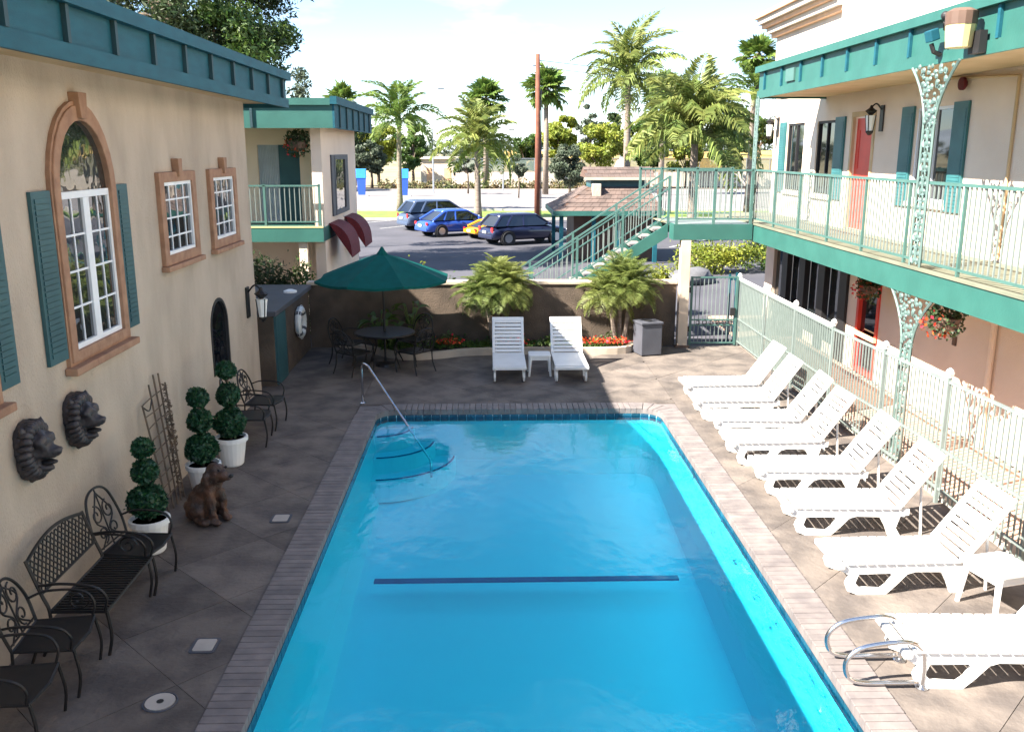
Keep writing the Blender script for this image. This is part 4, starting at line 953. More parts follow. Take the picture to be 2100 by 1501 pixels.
# ---------------------------------------------------------------- topiaries, trellis
def leaf_ball(r, n=1400, leaf=.028):
    p = ell_pts(n, (0, 0, 0), (r, r, r), .84); p *= np.array([[1 + .16 * noise.noise(Vector(q) * 9 + Vector((r * 50, 0, 0)))] for q in p]); p[::29] *= 1.12; V, F = leaves(p, leaf, .55)
    sv, sf = _sph((0, 0, 0), (r * .86,) * 3, 12, 8)
    return V, F, sv, sf
def topiary(label, loc, s, balls):
    t = thing('topiary', label, 'topiary', (0, 0, 0), 0, 'three-ball topiaries in white pots')
    MB().lathe([(.135, 0), (.15, .02), (.20, .34), (.225, .345), (.225, .40), (.20, .405), (.19, .37), (.185, .365)], (0, 0, 0), 20).build('pot', 'light_white', t, smooth=False)
    MB().lathe([(.001, .366), (.186, .366)], (0, 0, 0), 16).build('soil', 'soil', t)
    MB().tube([(0, 0, .36), (.01, .005, .8), (0, 0, balls[-1][0])], .02, 6).build('stem', 'bark', t)
    for z, r in balls:
        V, F, sv, sf = leaf_ball(r, int(1500 * (r / .2) ** 2))
        me = fast_mesh('leaf_ball', V + np.array([0, 0, z]), F, 'topiary'); inst('leaf_ball', me, t)
        MB().sphere((0, 0, z), r * .88, 12, 8).build('ball_core', 'topiary', t, smooth=True)
    t.location = loc; t.scale = (s,) * 3; return t
topiary('topiary in white pot nearest to the camera, beside the tall scroll chair', (-3.83, 9.55, 0), 1., [(.60, .205), (.95, .145), (1.22, .115)])
topiary('middle topiary in white pot beside the trellis and dog statue', (-3.78, 11.35, 0), 1.02, [(.60, .20), (.97, .155), (1.28, .13)])
topiary('farthest of the three topiaries in white pots', (-3.72, 12.45, 0), 1.05, [(.60, .21), (.99, .155), (1.33, .125)])
t = thing('trellis', 'tall rusty twig trellis leaning on the stucco wall', 'trellis', (-4.0, 10.9, 0))
tp = lambda y, z: (WX + .04 + .20 * (1 - z / 1.65), y, z)
for y0, y1, z1 in ((10.62, 10.55, 1.42), (10.80, 10.86, 1.60), (10.95, 11.05, 1.68), (11.08, 11.22, 1.66), (11.2, 11.38, 1.5)):
    MB().tube(bez([tp(y0, 0), tp((y0 + y1) / 2 + rnd.uniform(-.03, .03), z1 / 2), tp(y1, z1)], 6), .012, 5).build('upright', 'bark', t)
for q in range(9):
    z = .18 + q * .155; MB().tube(bez([tp(10.60 - .03, z), tp(10.9, z + rnd.uniform(-.03, .03)), tp(11.2 + z * .09, z + .02)], 4), .008, 5).build('crossbar', 'bark', t)
vine = ell_pts(260, (0, 0, 0), (1, 1, 1), 0); vine = np.array([[WX + .12 + .16 * (1 - (z * .75 + .8) / 1.65) + x * .03, 11.07 + y * .13 + (z * .08), .85 + z * .75] for x, y, z in vine])
V, F = leaves(vine, .032, .5); inst('vine_leaves', fast_mesh('vine_leaves', V, F, 'bark'), None); vo = COL.objects[-1]; par(vo, t); vo['kind'] = 'stuff'
MB().tube(bez([tp(10.55, 1.40), (WX + .12, 10.62, 1.34), tp(10.86, 1.42)], 6), .009, 5).build('crossbar', 'iron', t)

# ---------------------------------------------------------------- umbrella, patio table, chairs, bin
UC = Vector((-2.2, 18.6, 0)); t = thing('patio_umbrella', 'dark green octagonal patio umbrella over the iron table', 'umbrella', UC)
rimz, apz, RR = 1.86, 2.37, 1.42
def up_(i, f): 
    a = 2 * PI * i / 8 + PI / 8; return UC + Vector((RR * f * math.cos(a), RR * f * math.sin(a), apz - (apz - rimz) * f ** 1.12))
for i in range(8):
    mb = MB(); nn = 6; V = []
    for q in range(nn + 1):
        f = .06 + .94 * q / nn
        for e in range(5):
            w = e / 4; p = up_(i, f).lerp(up_(i + 1, f), w); p.z -= .045 * math.sin(PI * w) * f; V.append(p)
    mb.add(V, [(q * 5 + e, q * 5 + e + 1, q * 5 + 6 + e, q * 5 + 5 + e) for q in range(nn) for e in range(4)])
    cp_ = mb.build('canopy_panel', 'green_canvas', t, smooth=True)
    va = [up_(i, 1).lerp(up_(i + 1, 1), e / 4) - Vector((0, 0, .045 * math.sin(PI * e / 4))) for e in range(5)]
    MB().add(va + [p - Vector((0, 0, .05)) for p in va], [(e, e + 1, e + 6, e + 5) for e in range(4)]).build('valance', 'green_canvas', cp_)
    MB().tube([up_(i, f) - Vector((0, 0, .02)) for f in (.05, .5, 1)], .012, 5).build('rib', 'dark', t)
MB().tube([UC + Vector((0, 0, .05)), UC + Vector((0, 0, apz + .02))], .024, 8).build('pole', 'dark', t)
MB().lathe([(.12, apz - .03), (.06, apz + .05), (.02, apz + .12)], (UC.x, UC.y, 0), 10).build('finial', 'green_canvas', t)
t = thing('patio_table', 'round dark wrought iron table under the green umbrella', 'table', UC)
MB().lathe([(.62, .70), (.62, .725)], (UC.x, UC.y, 0), 28).build('table_top', 'iron', t)
MB().tube([(UC.x + .62 * math.cos(a), UC.y + .62 * math.sin(a), .70) for a in [2 * PI * e / 28 for e in range(28)]], .018, 6, closed=True).build('rim', 'iron', t)
for q in range(4):
    a = PI / 4 + q * PI / 2; c, s = math.cos(a), math.sin(a)
    MB().tube(bez([(UC.x + .5 * c, UC.y + .5 * s, .70), (UC.x + .3 * c, UC.y + .3 * s, .4), (UC.x + .48 * c, UC.y + .48 * s, 0)], 5), .016, 6).build('leg', 'iron', t)
MB().lathe([(.22, 0), (.2, .05), (.05, .09)], (UC.x, UC.y, 0), 16).build('umbrella_base', 'iron', t)
for a, lb_ in ((-40, 'dark iron patio chair on the pool side of the umbrella table, right'), (-130, 'dark iron patio chair on the pool side of the umbrella table, left'), (160, 'dark iron patio chair on the left of the umbrella table'), (50, 'dark iron patio chair behind the umbrella table')):
    dup(ch2, (UC.x + 1.12 * math.cos(RD(a)), UC.y + 1.12 * math.sin(RD(a)), 0), RD(a + 180), lb_, 'iron chairs around the umbrella table')
t = thing('litter_bin', 'grey square litter bin beside the gate post', 'bin', (3.48, 19.5, 0))
def rb_(x0, y0, s, z0, z1, rot):
    c, sn = math.cos(rot), math.sin(rot); return [(x0 + (c * u - sn * v) * s, y0 + (sn * u + c * v) * s) for u, v in ((-1, -1), (1, -1), (1, 1), (-1, 1))]
MB().prism(rb_(3.5, 19.55, .24, 0, 0, .25), lambda u, v, w: (u, v, w + .02), .68).build('body', 'grey_box', t, bevel=.015)
MB().prism(rb_(3.5, 19.55, .26, 0, 0, .25), lambda u, v, w: (u, v, w + .702), .05).build('lid', 'grey_box', t, bevel=.012)
MB().lathe([(.10, .753), (.10, .757)], (3.5, 19.55, 0), 14).build('opening', 'dark', t)
# ================================================================== PLANTS
def frond_mesh(name, L, droop, nl, ll, lw, hang, m, seed=0, fold=.5, base=.12):
    """feather frond: rachis along +X rising then drooping, leaflets in two rows"""
    r = random.Random(seed); V = []; F = []
    def pt(t): return Vector((L * (t - .18 * droop * t * t), 0, L * (.16 * t - .55 * droop * t * t * t)))
    prev = None; ns = 9
    for i in range(ns + 1):
        t = i / ns; p = pt(t); w = .012 * L * (1 - .85 * t) * .8; o = len(V)
        V += [p + Vector((0, w, 0)), p + Vector((0, 0, w)), p - Vector((0, w, 0)), p - Vector((0, 0, w))]
        if prev is not None: F += [(prev + a, prev + (a + 1) % 4, o + (a + 1) % 4, o + a) for a in range(4)]
        prev = o
    for i in range(nl):
        t = base + (1 - base) * (i + r.random() * .6) / nl; p = pt(t); tg = (pt(min(1, t + .02)) - pt(t - .02)).normalized()
        ln = ll * (math.sin(PI * min(1, .18 + t * .86)) ** .6) * r.uniform(.8, 1.1)
        for s in (-1, 1):
            d = (tg * .62 + Vector((0, s, 0)) * .75 + Vector((0, 0, fold * r.uniform(.2, 1)))).normalized()
            mid = p + d * ln * .5; end = mid + (d + Vector((0, 0, -hang * r.uniform(.7, 1.3)))).normalized() * ln * .55
            sd_ = d.cross(Vector((0, 0, 1))); sd_ = sd_.normalized() if sd_.length > .1 else tg; sd_ = (sd_ * .7 + Vector((0, 0, .7)) * r.choice((-1, 1))).normalized() * lw
            o = len(V); V += [p, mid + sd_, end, mid - sd_]; F.append((o, o + 1, o + 2, o + 3))
    return fast_mesh(name, np.array([tuple(v) for v in V]), np.array(F), m)
def fan_mesh(name, R_, m, seed=0, pet=.5, n=22):
    r = random.Random(seed); V = []; F = []
    o = Vector((pet, 0, .05)); V += [Vector((0, .02, 0)), o + Vector((0, .02, 0)), o - Vector((0, .02, 0)), Vector((0, -.02, 0))]; F.append((0, 1, 2, 3))
    for i in range(n):
        a = RD(-130 + 260 * (i + .5) / n); ln = R_ * r.uniform(.85, 1.1) * (1 - .25 * abs(a) / RD(130))
        d = Vector((math.cos(a), math.sin(a), 0)); q = Vector((-d.y, d.x, 0)); z = .12 * (i % 2)
        k = len(V); V += [o, o + d * ln * .6 + q * ln * .10 + Vector((0, 0, .05 * ln)), o + d * ln + Vector((0, 0, -.22 * ln * r.uniform(.3, 1.6))), o + d * ln * .6 - q * ln * .10 + Vector((0, 0, -.03 * ln))]; F.append((k, k + 1, k + 2, k + 3))
    return fast_mesh(name, np.array([tuple(v) for v in V]), np.array(F), m)
def palm(label, loc, h, tr, L, n, m='frond', seed=0, lean=(0, 0), hang=.9, droop=.9, up=78, dn=-35, nl=46, lw=.035, group=None, ll=.28, name='palm_tree', trunk='palm_bark', skirt=0):
    t = thing(name, label, 'palm', loc, 0, group); r = random.Random(seed); loc = Vector(loc)
    top = loc + Vector((lean[0], lean[1], h))
    tp_ = [loc + Vector((lean[0] * q * q, lean[1] * q * q, h * q)) for q in [e / 8 for e in range(9)]]
    MB().tube(tp_, [tr * (1.35 if e == 0 else 1.1 if e == 1 else 1 - .3 * e / 8) for e in range(9)], 9).build('trunk', trunk, t, smooth=True)
    MB().lathe([(tr * .75, -.5), (tr * 1.15, -.1), (tr * .5, .35)], tuple(top), 8).build('crownshaft', 'frond', t, smooth=True)
    ms = [frond_mesh('frond', L * f, droop * d_, nl, L * ll, lw, hang, m, seed + q) for q, (f, d_) in enumerate(((1, 1), (.92, .7), (1.05, 1.25)))]
    for i in range(n):
        el = RD(dn + (up - dn) * ((i + .5) / n) ** .9); az = i * 2.39996 + r.uniform(-.3, .3)
        winst('frond', ms[i % 3], t, top, (r.uniform(-.35, .35), -el, az), (r.uniform(.85, 1.1),) * 3)
    return t
def fan_palm(label, loc, h, tr, R_, n, m='frond', seed=0, group=None, trunk='palm_bark'):
    t = thing('fan_palm', label, 'palm', loc, 0, group); r = random.Random(seed); loc = Vector(loc); top = loc + Vector((0, 0, h))
    MB().tube([loc, loc + Vector((.05, 0, h * .5)), top], [tr * 1.3, tr, tr * .85], 8).build('trunk', trunk, t, smooth=True)
    MB().lathe([(tr * 1.2, -1.3), (tr * 2.4, -.8), (tr * 2.0, -.1), (tr * .6, .3)], tuple(top), 9).build('thatch', 'bark', t)
    ms = [fan_mesh('fan_leaf', R_ * .62, m, seed + q, R_ * .5) for q in range(3)]
    for i in range(n):
        el = RD(-50 + 130 * (i + .5) / n); az = i * 2.39996 + r.uniform(-.3, .3)
        winst('fan_leaf', ms[i % 3], t, top, (r.uniform(-.3, .3), -el, az), (r.uniform(.85, 1.1),) * 3)
    return t
def tree(label, loc, th, tr, crown, n_cl, per, leaf, m, seed=0, cat='tree', name='tree', group=None, cl=.33, limbs=6, trunk='bark', aspect=.5, shell=.35):
    """crown = (cx,cy,cz relative, rx,ry,rz): leaf clumps in the ellipsoid"""
    t = thing(name, label, cat, loc, 0, group); loc = np.array(loc, float); r = np.random.default_rng(seed)
    c = loc + np.array(crown[:3]); R3 = np.array(crown[3:])
    lv = Vector(loc); cv = Vector(c); tb = MB(); topv = lv + Vector((0, 0, th))
    tb.tube([lv, lv + Vector((.06 * th * .3, 0, th * .5)), topv], [tr * 1.3, tr, tr * .75], 7)
    cc = []
    for i in range(n_cl):
        d = r.normal(size=3); d /= np.linalg.norm(d); cc.append(c + d * R3 * (shell + (1 - shell) * r.uniform() ** .6))
    for i in range(limbs):
        e = Vector(cc[i]); tb.tube(bez([topv - Vector((0, 0, th * .1)), topv.lerp(e, .5) + Vector((0, 0, .1 * R3[2])), e], 3), [tr * .55 * (1 - .75 * q / 6) for q in range(7)], 5)
    tb.build('trunk', trunk, t, smooth=True)
    P = []
    for p in cc:
        d = r.normal(size=(per, 3)); d /= np.linalg.norm(d, axis=1)[:, None]
        rr = R3.min() * cl * r.uniform(.7, 1.3); P.append(p + d * rr * np.array([1.15, 1.15, .8]) * r.uniform(size=(per, 1)) ** .45)
    V, F = leaves(np.concatenate(P), leaf, aspect)
    o = inst('crown', fast_mesh('crown', V, F, m), None); par(o, t); return t
# pygmy date palms in the planter
for (x, lab, sd_) in ((.18, 'feathery pygmy palm in the planter behind the two loungers, left of the stairs', 3), (2.95, 'feathery pygmy palm in the planter in front of the staircase', 8)):
    t = thing('pygmy_palm', lab, 'palm', (x, 20.0, .1), 0, 'pygmy palms along the patio wall'); r = random.Random(sd_)
    ms = [frond_mesh('frond', 1.0, .8, 110, .30, .0042, .4, 'frond_y', sd_ + q, .35, .18) for q in range(3)]
    for k, (dx, dy, hh) in enumerate(((-.18, .02, 1.22), (.14, -.05, 1.40), (.0, .1, 1.5))):
        tp_ = Vector((x + dx * 1.6, 20.0 + dy, hh)); MB().tube([(x + dx * .5, 20.0 + dy, .08), (x + dx, 20 + dy, .7), tuple(tp_)], [.055, .05, .06], 7).build('stem', 'palm_bark', t)
        for i in range(46):
            el = RD(-34 + 118 * (i + .5) / 46); winst('frond', ms[i % 3], t, tp_, (r.uniform(-.4, .4), -el, i * 2.39996 + k), (r.uniform(.68, .98),) * 3)
# broad-leaved plant behind the umbrella table
def blade_mesh(name, L, w, m, seed=0):
    V = []; F = []; r = random.Random(seed)
    for i in range(9):
        q = i / 8; ww = w * math.sin(PI * min(1, .08 + q * .92)) ** .8; x = L * (q - .25 * q * q); z = L * (.35 * q - .62 * q * q); V += [(x, -ww, z + ww * .35), (x, 0, z), (x, ww, z + ww * .35)]
    for i in range(8): F += [(3 * i, 3 * i + 1, 3 * i + 4, 3 * i + 3), (3 * i + 1, 3 * i + 2, 3 * i + 5, 3 * i + 4)]
    return fast_mesh(name, np.array(V), np.array(F), m, True)
for (x, y, lab, n_, hh) in ((-2.45, 19.75, 'broad leaved plant behind the umbrella table on the left', 16, .75), (-1.75, 19.85, 'broad leaved plant rising under the right side of the umbrella', 12, 1.0)):
    t = thing('broadleaf_plant', lab, 'plant', (x, y, .1), 0, 'broad leaved plants behind the table'); r = random.Random(int(y * 100))
    me = blade_mesh('leaf', .5, .075, 'leaf', 2)
    for i in range(n_):
        az = i * 2.4; h_ = hh * r.uniform(.45, 1.05); e = Vector((x + .16 * math.cos(az), y + .12 * math.sin(az), .1 + h_))
        MB().tube(bez([(x + .03 * math.cos(az), y, .1), (x + .06 * math.cos(az), y + .03 * math.sin(az), .1 + h_ * .6), tuple(e)], 4), .010, 5).build('stalk', 'frond', t)
        winst('leaf', me, t, e, (r.uniform(-.4, .4), RD(r.uniform(-35, 10)), az), (r.uniform(.8, 1.15),) * 3)
# ground cover and red flowers in the planter
pts = []
while len(pts) < 4200:
    x, y = rnd.uniform(-2.4, 3.1), rnd.uniform(19.35, 20.3)
    if y > 19.4 + .22 * math.sin(x * 1.3) ** 2 + (.25 if x > -.8 else 0): pts.append((x, y, .12 + abs(rnd.gauss(0, .07)) * (1 + .6 * math.sin(x * 5))))
V, F = leaves(np.array(pts), .045, .45, .5); o = inst('ground_cover', fast_mesh('ground_cover', V, F, 'leaf'), None); tag(o, 'low green ground cover in the planter by the brown wall', 'ground cover', kind='stuff')
pts = []
for cx in (-1.05, -.8, .35, .65, 2.1, 2.45, 2.75, 2.95):
    for q in range(55): pts.append((cx + rnd.gauss(0, .11), 19.72 + rnd.gauss(0, .07), .22 + abs(rnd.gauss(0, .06))))
V, F = leaves(np.array(pts), .03, .8); o = inst('red_flowers', fast_mesh('red_flowers', V, F, 'flower'), None); tag(o, 'red blossoms scattered through the planter', 'flowers', kind='stuff')
# hanging baskets
def basket(label, c, s, z_top, flowers=True):
    t = thing('hanging_basket', label, 'flower basket', c, 0, 'hanging flower baskets'); c = Vector(c)
    MB().lathe([(.05 * s, -.2 * s), (.15 * s, -.14 * s), (.2 * s, 0), (.19 * s, .01)], tuple(c), 14).build('bowl', 'brown', t)
    MB().tube([c, Vector((c.x, c.y, z_top))], .006, 4).build('chain', 'iron', t)
    p = np.concatenate([ell_pts(420, c + Vector((0, 0, .08 * s)), (.27 * s, .27 * s, .17 * s), .3), ell_pts(200, c + Vector((0, 0, -.12 * s)), (.26 * s, .26 * s, .2 * s), .6)])
    V, F = leaves(p, .035 * s, .55); o = inst('foliage', fast_mesh('foliage', V, F, 'leaf_dark'), None); par(o, t)
    if flowers:
        p = ell_pts(90, c + Vector((-.08, .06, -.10 * s)), (.24 * s, .24 * s, .22 * s), .8); V, F = leaves(p, .028 * s, .8); o = inst('blossoms', fast_mesh('blossoms', V, F, 'flower'), None); par(o, t)
basket('hanging basket of red flowers under the motel balcony', (6.2, 11.9, 2.2), .95, ZS0); basket('small hanging basket beside the red framed lower door', (7.1, 16.6, 1.95), .9, ZS0)
basket('hanging basket under the roof of the tan balcony wing', (-4.62, 22.6, 4.62), 1.2, 4.98)
# shrubs between the patio wall and the wing
def shrub(label, loc, r3, n, m, leaf=.05, seed=0, group=None, cat='shrub'):
    t = thing('shrub', label, cat, loc, 0, group); c = np.array(loc, float) + np.array([0, 0, r3[2] * .75]); r = np.random.default_rng(seed)
    MB().tube([loc, (loc[0], loc[1], loc[2] + r3[2])], [.05, .02], 5).tube([loc, (loc[0] + r3[0] * .5, loc[1], loc[2] + r3[2] * .8)], [.04, .015], 5).tube([loc, (loc[0] - r3[0] * .5, loc[1], loc[2] + r3[2] * .8)], [.04, .015], 5).build('stems', 'bark', t)
    P = []
    for i in range(14):
        d = r.normal(size=3); d /= np.linalg.norm(d); p = c + d * np.array(r3) * r.uniform(.3, .85); q = r.normal(size=(n // 14, 3)); P.append(p + q * np.array(r3) * .17)
    V, F = leaves(np.concatenate(P), leaf, .45); o = inst('foliage', fast_mesh('foliage', V, F, m), None); par(o, t); return t
shrub('dark green shrub below the tan wing balcony', (-5.3, 21.5, 0), (.9, .5, 1.15), 2600, 'leaf_dark', .06, 1); shrub('bright green shrub at the corner column of the tan wing', (-4.5, 21.6, 0), (.5, .45, 1.0), 1800, 'leaf', .05, 2)
shrub('yellow green shrub right of the umbrella behind the wall', (-1.75, 21.7, 0), (.8, .55, 1.05), 2600, 'leaf_yellow', .05, 3); shrub('green shrub between the umbrella and the pygmy palm', (-.95, 22.2, 0), (.6, .5, .8), 1800, 'leaf', .05, 4)
shrub('yellow green hedge seen under the stair landing', (8.4, 33.5, 0), (2.0, 1.0, .95), 4200, 'leaf_yellow', .07, 5); shrub('green bush beside the hedge under the landing', (10.6, 34.5, 0), (1.2, .9, 1.2), 2600, 'leaf', .07, 6)
shrub('flowering bush at the foot of the stair behind the wall', (4.6, 24.5, 0), (.6, .5, .9), 1600, 'leaf_yellow', .05, 7)
M['rock'] = mat('rock', (.12, .12, .13), .95, vs=2, bump=.8, bs=8)
me = MB().sphere((0, 0, 0), (1, 1, 1), 12, 8).mesh('boulder', 'rock', smooth=True); rough(me, .25, 1.6)
for x, y, s, lb_ in ((7.0, 31.0, .7, 'grey boulder in front of the hedge under the landing'), (3.9, 24.0, .55, 'grey boulder behind the pygmy palm at the stair foot')):
    o = inst('boulder', me, None, (x, y, .1), (0, 0, x), (s * 1.4, s, s * .55)); tag(o, lb_, 'boulder')
# big pine behind the roofs
tree('tall dark pine tree rising behind the teal roof', (-11.2, 34, 0), 9.5, .38, (.5, 0, 10.4, 4.3, 3.6, 5.0), 80, 520, .13, 'leaf_dark', 4, name='pine_tree', cl=.24, limbs=16, aspect=.28)
tree('lighter green tree in front of the tall pine', (-9.4, 33, 0), 5.5, .25, (.4, 0, 7.6, 2.4, 2.0, 1.9), 34, 420, .11, 'leaf', 9, cl=.3, limbs=8, aspect=.35)
tree('small thin tree beside the roof of the tan wing', (-8.6, 42, 0), 5, .1, (0, 0, 6.4, 1.1, 1.1, 1.6), 16, 110, .09, 'leaf_olive', 12, cl=.35)
# ================================================================== CAR PARK AND STREET
def car_paint(name, c): 
    m = mat(name, c, .28, .25, var=.04, spec=.6); m.node_tree.nodes['Principled BSDF'].inputs['Coat Weight'].default_value = .6; return m
M['tail'] = mat('tail_light', (.5, .02, .02), .25); M['head'] = mat('head_light', (.75, .78, .82), .15)
def car(label, loc, rz, paint, Lc=4.5, Wc=1.78, Hc=1.55, suv=True, seed=0):
    t = thing('parked_car', label, 'car', (0, 0, 0), 0, 'cars parked in the lot'); hw = Wc / 2; gl_z = .19; belt = Hc * (.62 if suv else .62)
    if suv: st_ = [(-.5, .84, .38, .66), (-.492, .93, .30, .80), (-.44, .98, .24, .97), (-.2, 1, .22, 1.0), (.12, 1, .22, .99), (.24, .99, .22, .94), (.40, .95, .23, .86), (.475, .86, .27, .74), (.5, .74, .34, .56)]
    else: st_ = [(-.5, .80, .36, .68), (-.49, .90, .28, .86), (-.42, .97, .23, .97), (-.28, 1, .21, 1.0), (.10, 1, .21, .98), (.24, .98, .21, .90), (.40, .93, .22, .78), (.475, .82, .26, .66), (.5, .70, .32, .52)]
    mb = MB(); V = []; k = 12
    for x, w, zb, zt in st_:
        X = x * Lc; zt_ = belt * zt; W_ = hw * w; h = zt_ - zb
        half = [(0, zb), (W_ * .86, zb), (W_ * .97, zb + h * .16), (W_, zb + h * .5), (W_ * .985, zb + h * .8), (W_ * .90, zt_), (0, zt_ + .03)]
        ring_ = half + [(-a, b) for a, b in half[-2:0:-1]]; V += [(X, a, b) for a, b in ring_]
    k = 12; n_ = len(st_)
    F = [(i * k + j, i * k + (j + 1) % k, (i + 1) * k + (j + 1) % k, (i + 1) * k + j) for i in range(n_ - 1) for j in range(k)] + [tuple(range(k)), tuple((n_ - 1) * k + j for j in range(k))]
    body = mb.add(V, F).build('body', paint, t, smooth=True)
    md = body.modifiers.new('sub', 'SUBSURF'); md.levels = 1; md.render_levels = 1
    b0, b1, r0, r1 = ((-.47, .25, -.37, .07) if suv else (-.42, .26, -.24, .07))
    zb, zr = belt * .985, Hc
    def fr_(x, z): q = (z - zb) / (zr - zb); return hw * (.90 - .20 * q)
    P = [(b0, zb), (b1, zb), (r1, zr - .10), (r0, zr - .10)]
    cab = MB(); Vv = []
    for x, z in P:
        w_ = fr_(x, z); Vv += [(x * Lc, -w_, z), (x * Lc, w_, z)]
    cab.add(Vv, [(0, 1, 3, 2), (2, 3, 5, 4), (4, 5, 7, 6), (6, 7, 1, 0), (0, 2, 4, 6), (1, 3, 5, 7)]).build('windows', 'glass_dark', t)
    rf = MB(); w_ = fr_(0, zr - .10); xs_ = [r0 * Lc - .04, r0 * Lc + .1, (r0 + r1) / 2 * Lc, r1 * Lc - .1, r1 * Lc + .04]; V = []
    for q, x in enumerate(xs_):
        dz = (.0, .03, .05, .03, .0)[q]
        for y, d2 in ((-w_ - .03, -.075), (-w_ - .005, -.03), (-w_ * .7, .015), (w_ * .7, .015), (w_ + .005, -.03), (w_ + .03, -.075)): V.append((x, y, zr - .045 + dz * .7 + d2))
    rf.add(V, [(i * 6 + j, i * 6 + j + 1, i * 6 + 7 + j, i * 6 + 6 + j) for i in range(4) for j in range(5)] + [(0, 1, 2, 3, 4, 5), (24, 25, 26, 27, 28, 29)]).build('roof', paint, t, smooth=True)
    for s in (-1, 1):
        for (x0, z0), (x1, z1), rr in ((P[0], P[3], .075), (P[1], P[2], .045), ((-.11, zb), (-.10, zr - .10), .045), (((b0 + .15), zb), (r0 + .13 if suv else r0 + .02, zr - .10), .06)):
            MB().tube([(x0 * Lc, s * (fr_(x0, z0) + .002), z0), (x1 * Lc, s * (fr_(x1, z1) + .002), z1)], rr, 6).build('pillar', paint, t)
        MB().obox((.20 * Lc, s * (hw + .06), belt + .06), (.06, 0, 0), (0, .08, 0), (0, 0, .06)).build('mirror', paint, t, bevel=.02)
        MB().obox((-.488 * Lc, s * hw * .76, belt * .80), (.03, 0, 0), (0, .10, 0), (0, 0, .12 if suv else .08)).build('tail_light', 'tail', t, bevel=.02)
        MB().obox((.468 * Lc, s * hw * .66, belt * .66), (.05, s * -.03, 0), (0, .14, 0), (0, 0, .055)).build('headlight', 'head', t, bevel=.02)
        for x in (-.02, .12): MB().box(x * Lc - .08, x * Lc + .08, s * (hw * .99) - .015, s * (hw * .99) + .015, belt * .83, belt * .83 + .03).build('door_handle', paint, t)
        for x in (-.31, .30):
            wr = .34 if suv else .315; c_ = (x * Lc, s * (hw - .10), wr)
            MB().lathe([(wr + .055, -.10), (wr + .055, .103)], c_, 20, 'y').build('wheel_arch', 'dark', t)
            y0 = .105 * s
            wl = MB().lathe([(wr * .62, -.1), (wr * .96, -.11), (wr, -.07), (wr, .07), (wr * .96, .11), (wr * .62, .1)], (c_[0], c_[1] + .02 * s, wr), 22, 'y').build('wheel', 'rubber', t, smooth=False)
            rm = MB().lathe([(wr * .60, -.115), (wr * .60, .115)], (c_[0], c_[1] + .02 * s, wr), 18, 'y')
            rm.build('rim', 'rim', wl)
    MB().box(-.502 * Lc, -.47 * Lc, -hw * .82, hw * .82, .32, .50).build('rear_bumper', paint, t, bevel=.03)
    MB().box(-.51 * Lc, -.50 * Lc, -.18, .18, belt * .62, belt * .62 + .11).build('number_plate', 'light_white', t)
    t.location = loc; t.rotation_euler = (0, 0, rz); return t
pz_ = -.05
car('dark navy sport utility car nearest the stairs in the car park', (1.75, 45.1, pz_), RD(27), car_paint('navy_paint', (.012, .016, .05)), 4.4, 1.78, 1.5, True)
car('blue sedan parked between the steel blue car and the yellow car', (-1.75, 49.6, pz_), RD(30), car_paint('blue_paint', (.03, .09, .42)), 4.4, 1.75, 1.42, False)
car('dark steel blue sport utility car farthest left in the car park', (-2.9, 53.6, pz_), RD(28), car_paint('silver_paint', (.07, .10, .17)), 4.8, 1.85, 1.72, True)
car('small yellow car mostly hidden behind the navy car', (.55, 47.9, pz_), RD(28), car_paint('yellow_paint', (.75, .36, .01)), 3.6, 1.6, 1.0, False)

# kiosk with shingled roof
kx0, kx1, ky0, ky1, kz = 2.6, 7.0, 36.2, 41.2, 2.05
ks = thing('shingled_pavilion', 'small pavilion with brown shingled roof behind the staircase', 'pavilion', (6, 38.5, 0))
tx0, tx1, ty0, ty1, tz = 4.1, 6.5, 37.7, 39.7, 2.95
E4 = [Vector((kx0, ky0, kz)), Vector((kx1, ky0, kz)), Vector((kx1, ky1, kz)), Vector((kx0, ky1, kz))]; T4 = [Vector((tx0, ty0, tz)), Vector((tx1, ty0, tz)), Vector((tx1, ty1, tz)), Vector((tx0, ty1, tz))]
MB().add(E4 + T4, [(0, 1, 5, 4), (1, 2, 6, 5), (2, 3, 7, 6), (3, 0, 4, 7), (0, 3, 2, 1)]).build('roof_deck', 'brown', ks)
def shingles(a, b, c, d, rows, cols):
    """quad a-b (eave) to d-c (top) covered by shingle boards"""
    nrm = (b - a).cross(d - a).normalized()
    if nrm.z < 0: nrm = -nrm
    for i in range(rows):
        f0, f1 = i / rows, min(1, (i + 1.25) / rows)
        for j in range(cols):
            g0, g1 = (j + (.5 if i % 2 else 0)) / cols, (j + .96 + (.5 if i % 2 else 0)) / cols
            g1 = min(1, g1); 
            if g0 >= .99: continue
            P = lambda f, g: a.lerp(d, f).lerp(b.lerp(c, f), g)
            q = [P(f0, g0) + nrm * .035, P(f0, g1) + nrm * .035, P(f1, g1) + nrm * .012, P(f1, g0) + nrm * .012]
            MB().add(q + [v - nrm * .03 for v in q], [(0, 1, 2, 3), (0, 1, 5, 4), (1, 2, 6, 5), (3, 0, 4, 7), (2, 3, 7, 6)]).build('shingle', 'shingle', ks)
shingles(E4[0], E4[1], T4[1], T4[0], 6, 12); shingles(E4[3], E4[0], T4[0], T4[3], 6, 10)
MB().box(kx0 - .03, kx1 + .03, ky0 - .06, ky0 - .005, kz - .16, kz + .02).build('eave_board', 'teal', ks); MB().box(kx0 - .06, kx0 - .005, ky0, ky1, kz - .16, kz + .02).build('eave_board', 'teal', ks)
MB().box(tx0 + .1, tx1, ty0 + .1, ty1 - .1, tz - .1, 3.36).build('clerestory', 'shutter', ks)
